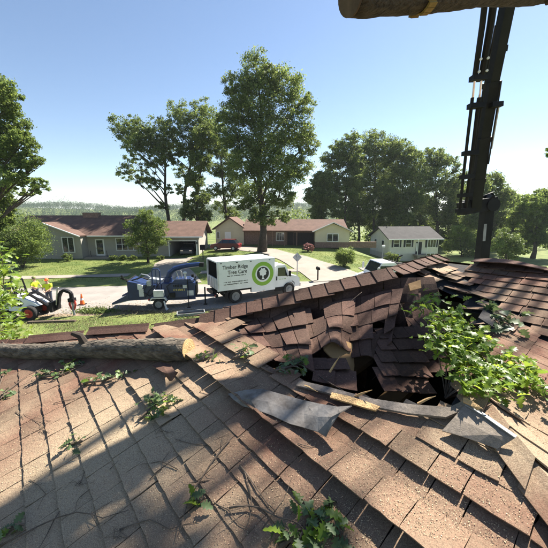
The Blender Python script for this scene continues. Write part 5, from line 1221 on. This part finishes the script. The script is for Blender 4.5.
sheet_px('crumpled_mat', 'crumpled dark end of the shingle hip above the log end', 'roofing', [[(200, 322, 2.62), (207, 314, 2.6), (216, 311, 2.58), (226, 309, 2.56), (236, 308, 2.52)], [(197, 331, 2.5), (205, 322, 2.5), (214, 318, 2.44), (222, 322, 2.42), (232, 318, 2.44)], [(199, 341, 2.42), (208, 334, 2.4), (214, 332, 2.36), (222, 336, 2.32), (231, 328, 2.36)], [(202, 347, 2.36), (211, 345, 2.34), (217, 342, 2.32), (224, 347, 2.26), (232, 340, 2.3)]], .012, 'shingle_clean_shaded')
sheet_px('plywood_piece', 'bare plywood panel standing in the hole', 'plywood', [[(322, 342, 1.86), (336, 338, 1.88), (352, 344, 1.88)], [(324, 350, 1.8), (339, 352, 1.82), (354, 366, 1.78)], [(330, 357, 1.78), (343, 366, 1.76), (352, 384, 1.7)]], .014, 'plywood')
sheet_px('plywood_piece', 'small tan plywood scrap under the peak caps', 'plywood', [[(408, 284, 2.14), (420, 280, 2.16)], [(410, 291, 2.12), (421, 288, 2.14)]], .012, 'plywood')
sheet_px('membrane_strip', 'dark torn strip of underlay left of the hole', 'membrane', [[(298, 330, 1.98), (301, 329, 1.99)], [(305, 348, 1.86), (308, 347, 1.87)], [(312, 370, 1.70), (316, 369, 1.71)]], .006, 'felt')
sheet_px('decking_lip', 'grey broken decking edge along the front of the hole', 'board',
         [[(300, 381, .012), (330, 388, .016), (370, 399, .02), (410, 405, .022), (450, 408, .02), (470, 398, .03)], [(296, 386, .012), (326, 393, .016), (366, 406, .02), (408, 414, .02), (446, 418, .02), (472, 407, .03)]], .012, 'granule_grey', lay)
sheet_px('wood_scrap', 'pinkish splintered wood scrap beside the torn grey sheet', 'wood', [[(464, 398, .06), (474, 402, .08), (482, 408, .09)], [(463, 402, .06), (471, 406, .07), (477, 410, .07)]], .008, 'cut_wood', lay)
sheet_px('dark_panel', 'small black vent cover among the oak leaves', 'vent', [[(484, 308, .06), (497, 316, .05)], [(478, 318, .08), (492, 327, .08)]], .01, 'felt', on3)
sheet_px('loose_shingle', 'loose flipped brown shingle near the log end', 'shingle', [[(152, 366, .03), (160, 362, .03), (170, 365, .03)], [(163, 372, .06), (168, 374, .07), (176, 372, .06)], [(170, 381, .02), (172, 381, .03), (178, 372, .04)]], .006, 'shingle_clean_shaded', lay)

# ---- the cut log on the roof
p0, p1 = on1(-40, 351, .058), on1(188, 349, .083)
lg2 = thing('cut_log', 'long bark-covered log lying along the far edge of the roof', 'log', p0); ax = (p1 - p0); LN2 = ax.length; ax.normalize()
mb = MB(); pts, rr = [], []
for i in range(60):
    f = i / 59; pts.append(ax * (LN2 * f) + Vector((0, .012 * math.sin(f * 11), .012 * math.sin(f * 8 + 1) * (1 - f)))); rr.append((.060 + .025 * f) * (1 + .03 * math.sin(f * 37) + .02 * rnd.random() + (.10 if .925 < f < .955 else 0)))
mb.tube(pts, rr, 26, jit=.06); mb.build('bark', 'log_bark', lg2, True)
MB().cyl(ax * (LN2 + .003), ax, .077, .010, 24).build('cut_face', 'cut_wood', lg2)
sp = ax * (LN2 * .64) + Vector((0, 0, .06)); mb = MB(); mb.tube([sp, sp + Vector((-.03, 0, .07)), sp + Vector((-.09, -.01, .10))], [.035, .028, .02], 8, jit=.1); mb.build('branch_stub', 'bark', lg2)

# ---- tree right of the roof
shade_spots = [((6, 540), 8.6, .11), ((40, 552), 9.0, .12), ((84, 556), 8.8, .12), ((128, 566), 9.2, .12), ((20, 585), 9.0, .2), ((90, 600), 8.7, .2), ((190, 562), 9.1, .09), ((250, 560), 8.9, .08), ((310, 566), 9.2, .08), ((160, 530), 9.3, .05)]
lob = [(tuple(on1(*p) + SDIR * t_), r) for p, t_, r in shade_spots]  # unseen leaf clumps added along the sun line to shade the lower roof
tree('oak_tree', 'tree right of the roof, its leaf tips just entering the right edge of the picture', (17, 11.5, tz(17, 11.5)),
     lob + [(tuple(P(551, 148, 10.5)), .3), ((14, 10, 13), 2.2), ((17, 12, 16), 2.6), ((19, 12, 13), 2.4), ((15, 12.5, 11), 1.8), ((20, 10, 11), 2)], .35, 30000, .075, 'leaf_mid', clump=.33, limb=.35)

# ---- oak leaves and twigs
leafm = []
half = [(0, .003), (.010, .009), (.018, .030), (.028, .013), (.040, .041), (.053, .017), (.066, .036), (.078, .013), (.092, .018), (.104, .0)]
for k in range(5):
    r_ = random.Random(40 + k); mb = MB(); n = len(half); bend = r_.uniform(.01, .06); fold = r_.uniform(.1, .6)
    for sg in (0, 1, -1):
        for y, x in half:
            x2 = x * r_.uniform(.85, 1.15); mb.v.append((sg * x2, y, -bend * (y / .1) ** 2 + abs(sg) * x2 * fold + r_.uniform(-.002, .002)))
    for i in range(n - 1): mb.f += [(i, n + i, n + i + 1, i + 1), (i, i + 1, 2 * n + i + 1, 2 * n + i)]
    m = bpy.data.meshes.new('leaf'); m.from_pydata(mb.v, [], mb.f); m.materials.append(M['oak_leaf']); m.shade_smooth(); leafm.append(m)
dullm = []
for m in leafm: d = m.copy(); d.materials[0] = M['oak_leaf_dull']; dullm.append(d)
def leaf_mx(p, d, up, s_):
    d = Vector(d).normalized(); up = Vector(up); x = d.cross(up)
    x = x.normalized() if x.length > 1e-4 else d.orthogonal().normalized(); n_ = x.cross(d)
    return Matrix(((x.x * s_, d.x * s_, n_.x * s_, p.x), (x.y * s_, d.y * s_, n_.y * s_, p.y), (x.z * s_, d.z * s_, n_.z * s_, p.z), (0, 0, 0, 1)))
def spray(name, label, cat, stem, clusters, per, size, spread, dull=0.0, group=None, flat=.5):
    """stem: world polyline; clusters: world points carrying leaves"""
    o = Vector(stem[0]); t = thing(name, label, cat, o, 0, group); mb = MB(); S_ = [Vector(p) - o for p in stem]; n = len(S_)
    mb.tube(S_, [.010 * (1 - .7 * i / max(1, n - 1)) for i in range(n)], 6); C = [Vector(c) - o for c in clusters]
    for c in C:
        b_ = min(S_, key=lambda q: (q - c).length); mb.tube([b_, b_.lerp(c, .5) + Vector((0, 0, .01)), c], [.005, .004, .002], 5)
    mb.build('stem', 'twig_bark', t); L = []
    for c in C:
        for _ in range(per):
            d = Vector((rnd.gauss(0, 1), rnd.gauss(0, 1), rnd.gauss(.15, flat)))
            L.append((leaf_mx(c + Vector((rnd.gauss(0, 1), rnd.gauss(0, 1), rnd.gauss(0, .6))) * spread, d, Vector((rnd.gauss(0, .5), rnd.gauss(0, .5), 1)), size * rnd.uniform(.65, 1.25)), rnd.randrange(5), rnd.random() < dull))
    rnd.shuffle(L)
    for Mx, mi, dl_ in L[:280]:
        lo = bpy.data.objects.new('leaf', (dullm if dl_ else leafm)[mi]); COL.objects.link(lo); lo.parent = t; lo.matrix_basis = Mx
    if len(L) > 280:
        V_, F_ = [], []
        for Mx, mi, dl_ in L[280:]:
            k = len(V_); V_ += [tuple(Mx @ v.co) for v in leafm[mi].vertices]; F_ += [tuple(i + k for i in p.vertices) for p in leafm[mi].polygons]
        m = bpy.data.meshes.new('leaves'); m.from_pydata(V_, [], F_); m.materials.append(M['oak_leaf_mass']); m.shade_smooth(); tag(link('leaves', m, t), kind='stuff')
    return t
def near(px, py, h):     # above whichever of the two slopes is hit
    p, q = on1(px, py, h), on3(px, py, h); return p if p.length < q.length or q.y < .2 else q
cl = [(426, 303), (434, 297), (441, 312), (432, 322), (448, 326), (440, 336), (455, 338), (466, 342), (446, 350), (458, 354), (472, 352), (466, 366), (480, 362), (484, 350), (476, 376), (490, 374), (492, 388), (470, 386), (500, 378), (480, 338), (514, 372), (522, 366), (532, 376), (540, 384), (526, 384), (496, 362), (438, 345), (452, 316), (462, 328)]
cl = cl + [(x + rnd.uniform(-9, 9), y + rnd.uniform(-8, 8)) for x, y in cl]
def over(x, y, Y):
    q = on3(x, y).y; Y = PS(x, y, Y).y; return P(x, y, min(Y, q * .93) if q > .4 else Y)
cpt = [over(x, y, 1.34 + (400 - y) / 100 * .42 + rnd.uniform(-.05, .1)) for x, y in cl]
spray('oak_branch', 'big spray of bright green oak leaves over the hole', 'branch', [PS(446, 398, 1.35), PS(456, 372, 1.45), PS(462, 350, 1.6), PS(450, 325, 1.7), PS(434, 300, 1.8)], cpt, 14, .50, .045, .12)
cl = [(486, 306), (496, 312), (504, 318), (512, 326), (500, 326), (516, 318)]
spray('oak_branch', 'pale grey-green oak leaves right of the black vent cover', 'branch', [on3(480, 330, .05), on3(496, 318, .08), on3(514, 322, .05)], [on3(x, y, .07) for x, y in cl], 6, .8, .04, 1.0)
TW_ = [('leafy oak twig at the left on the shingles below the log', [(40, 378), (62, 376), (84, 366)], [(42, 377), (50, 374), (58, 376), (66, 372), (74, 368), (80, 364), (70, 364)], 7),
       ('leafy oak twig right of another one below the log', [(84, 384), (104, 382), (124, 374)], [(88, 383), (98, 381), (106, 380), (114, 379), (124, 376)], 7),
       ('clump of dull oak leaves on the shade line mid roof', [(140, 420), (156, 406), (172, 396)], [(148, 402), (154, 398), (158, 406), (166, 402), (152, 418), (160, 414), (172, 404)], 8),
       ('oak twig with big leaves at the bottom edge', [(280, 548), (305, 532), (335, 520)], [(276, 542), (292, 536), (304, 524), (314, 516), (326, 522), (336, 528), (318, 538), (300, 545), (342, 540)], 7),
       ('few small leaves at the foot of the sagging shingles', [(232, 360), (246, 356), (252, 350)], [(240, 352), (246, 349), (250, 356)], 6),
       ('oak leaves fallen in the sag left of the hole', [(276, 372), (292, 366), (304, 360)], [(282, 366), (290, 358), (296, 364), (302, 370), (286, 374), (306, 360)], 8),
       ('small leafy sprig beside the cut log end', [(196, 362), (206, 360), (216, 356)], [(198, 359), (206, 358), (214, 360)], 6),
       ('tiny green sprig on the left shingles', [(70, 446), (76, 444), (84, 443)], [(72, 446), (80, 444)], 4),
       ('small sprig at the left edge of the roof', [(-4, 400), (4, 398), (8, 394)], [(2, 401), (6, 396), (2, 378), (6, 374)], 6),
       ('dark oak sprig at the lower left corner', [(4, 536), (14, 530), (26, 526)], [(14, 531), (20, 529)], 4),
       ('little leaf tuft among the lower twigs', [(188, 508), (200, 502), (206, 500)], [(196, 505), (204, 502)], 5)]
for lab, stm, cl, per in TW_:
    spray('leafy_twig', lab, 'twig', [surf(x, y, .012) for x, y in stm], [surf(x, y, .02) for x, y in cl], per, .46 if stm[0][1] < 470 else .52, .022, .7, 'leafy twigs on the roof', .35)
# leafy end of the felled limb at the left edge
cl = [(2, 262), (8, 274), (4, 284), (12, 288), (2, 298), (10, 302), (16, 296), (6, 312), (14, 318), (2, 324), (12, 330), (20, 334), (6, 338), (18, 322), (-4, 270), (-6, 290), (-6, 310), (10, 258), (3, 250)]
spray('felled_limb', 'light green leafy limb end at the left beside the loader', 'branch', [P(-30, 352, 3.3), P(-14, 335, 3.9), P(0, 315, 4.1), P(4, 288, 4.2), P(2, 255, 4.3)], [P(x - 5, y, 3.9 + rnd.uniform(-.2, .5)) for x, y in cl], 20, 1.0, .09, .2)
# bare twigs
bare = [([(232, 440), (214, 462), (196, 490), (184, 520), (178, 540)], .006, 'long pale twig slanting across the middle of the roof'), ([(176, 440), (206, 446), (234, 432)], .003, None), ([(0, 548), (40, 528), (78, 514), (104, 520), (130, 512)], .006, 'crooked dark twig along the bottom left'), ([(60, 512), (50, 530), (40, 548)], .005, None),
        ([(0, 398), (14, 388), (30, 376), (52, 366)], .009, 'thick pale stick at the left below the log'), ([(0, 340), (8, 348), (14, 356)], .012, 'curved stub stick against the log at the left'), ([(244, 470), (250, 490), (252, 510), (246, 530)], .005, None), ([(240, 466), (252, 482), (268, 505), (276, 512)], .006, None), ([(230, 510), (250, 508), (268, 514), (290, 522), (310, 530)], .007, 'arched twig beside the bottom oak leaves'),
        ([(210, 500), (228, 510), (240, 525), (258, 535)], .004, None), ([(30, 480), (46, 494), (38, 510)], .003, None), ([(54, 404), (70, 400), (86, 396)], .004, None), ([(16, 412), (24, 420)], .004, None), ([(80, 440), (90, 434), (100, 426)], .003, None), ([(298, 444), (312, 448), (326, 443), (334, 452)], .003, None), ([(262, 530), (284, 500), (292, 478)], .003, None), ([(110, 470), (118, 462)], .003, None), ([(90, 490), (80, 498), (76, 510)], .004, None), ([(150, 480), (162, 470), (170, 452)], .004, None), ([(178, 470), (160, 462), (140, 465)], .004, None),
        ([(200, 392), (224, 382), (240, 372)], .003, None), ([(120, 530), (150, 520), (170, 530), (200, 522)], .004, None), ([(306, 368), (326, 382), (352, 398)], .006, 'thin pale lath at the front of the hole'), ([(362, 292), (352, 300), (346, 306)], .004, None), ([(372, 356), (384, 368), (372, 380)], .004, None), ([(398, 300), (406, 318), (416, 330), (424, 336)], .004, None)]
hintpts = [(f * 40 % 240, 380 + (f * 53) % 160) for f in range(1, 22)]
for k, (x, y) in enumerate(hintpts): bare.append(([(x, y), (x + rnd.uniform(-10, 12), y + rnd.uniform(-8, 6)), (x + rnd.uniform(-18, 22), y + rnd.uniform(-14, 8))], rnd.uniform(.0015, .003), None))
for px, r_, lab in bare:
    r_ *= .6
    pts = [surf(x, y, r_ + (.01 if lab else .002)) if not (y < 382 and x > 300) else PS(x, y, 1.5 + (400 - y) / 100 * .6) for x, y in px]
    fine = []
    for a, b_ in zip(pts, pts[1:]): fine += [a, a.lerp(b_, .5) + Vector((rnd.gauss(0, .004), rnd.gauss(0, .004), rnd.uniform(0, .004)))]
    fine.append(pts[-1]); c = fine[0]; n = len(fine)
    mb = MB(); mb.tube([p - c for p in fine], [r_ * (1 - .65 * i / (n - 1)) for i in range(n)], 6, jit=.12)
    if lab:
        for _ in range(3): i = rnd.randrange(1, n - 1); e = fine[i] - c; mb.tube([e, e + Vector((rnd.gauss(0, .05), rnd.gauss(0, .05), .01))], [r_ * .5, r_ * .2], 5)
    o = mb.build('twig', 'twig_bark'); o.location = c; tag(o, lab or 'small bare twig fallen on the dusty shingles', 'twig', 'bare twigs on the roof')

# ---- sawdust and chips: nobody could count them
n = 48000; px = nrg.uniform(-5, 548, n); py = nrg.uniform(352, 552, n)
dens = .22 + .75 * np.exp(-(((px - 90) / 110) ** 2 + ((py - 460) / 60) ** 2)) + .45 * np.exp(-(((px - 380) / 110) ** 2 + ((py - 500) / 60) ** 2)) + .7 * np.exp(-(((px - 240) / 60) ** 2 + ((py - 375) / 22) ** 2))
k = nrg.random(n) < np.clip(dens, 0, 1); px, py = px[k], py[k]; C = []; cam0 = Vector((0, 0, ZC))
for x, y in zip(px, py):
    p = on1(x, y); hit = bvh.ray_cast(p + Vector((0, 0, .4)), Vector((0, 0, -1)))
    if hit[0] is None or hit[3] > .8 or hit[1].z < .5: continue
    C.append(tuple(hit[0] + hit[1] * .0025))
tag(quick_mesh('sawdust', leaf_polys(np.array(C), .0022, .75), 4, 'sawdust'), 'pale sawdust and wood chips strewn over the shingles', 'sawdust', kind='stuff')

# ---- the summer air: a closed box of thin haze round everything but the sky
b = MB().box((0, 900, 30), (5400, 6400, 96)).build('haze', 'glass'); b.data.materials.clear()
hm = bpy.data.materials.new('haze'); hm.use_nodes = True; nt = hm.node_tree; nt.nodes.remove(nt.nodes['Principled BSDF'])
pv = nt.nodes.new('ShaderNodeVolumePrincipled'); pv.inputs['Color'].default_value = (.82, .90, 1, 1); pv.inputs['Density'].default_value = HAZE; pv.inputs['Anisotropy'].default_value = .2
nt.links.new(pv.outputs[0], nt.nodes['Material Output'].inputs['Volume']); b.data.materials.append(hm); tag(b, 'thin summer haze over the whole neighbourhood', 'haze', kind='stuff')

for k, (a_, b_, lab) in enumerate((((352, 398, .03), (372, 390, .10), 'pale splinter sticking up from the split board'), ((330, 372, .02), (340, 356, .10), 'thin splinter standing beside the plywood panel'), ((418, 404, .03), (436, 396, .07), 'short splinter on the grey lip of the hole'), ((300, 384, .03), (318, 392, .04), 'flat splinter lying left of the split board'))):
    p, q = on1(*a_), on1(*b_); o = MB().tube([Vector(), (q - p) * .5 + Vector((0, 0, .004)), q - p], [.008, .006, .001], 5, jit=.2).build('wood_splinter', 'cut_wood'); o.location = p; tag(o, lab, 'splinter', 'splinters round the hole')
n = 5000; lx = nrg.normal(-9.5, 4.5, n); ly = 20.3 + .12 * lx + np.abs(nrg.normal(0, 1.3, n)) - .9; lz = terr(lx, ly) + .03
tag(quick_mesh('wood_litter', leaf_polys(np.stack([lx, ly, lz], -1), .028, .8), 4, 'sawdust'), 'wood chips and litter strewn on the street round the chipper', 'litter', kind='stuff')
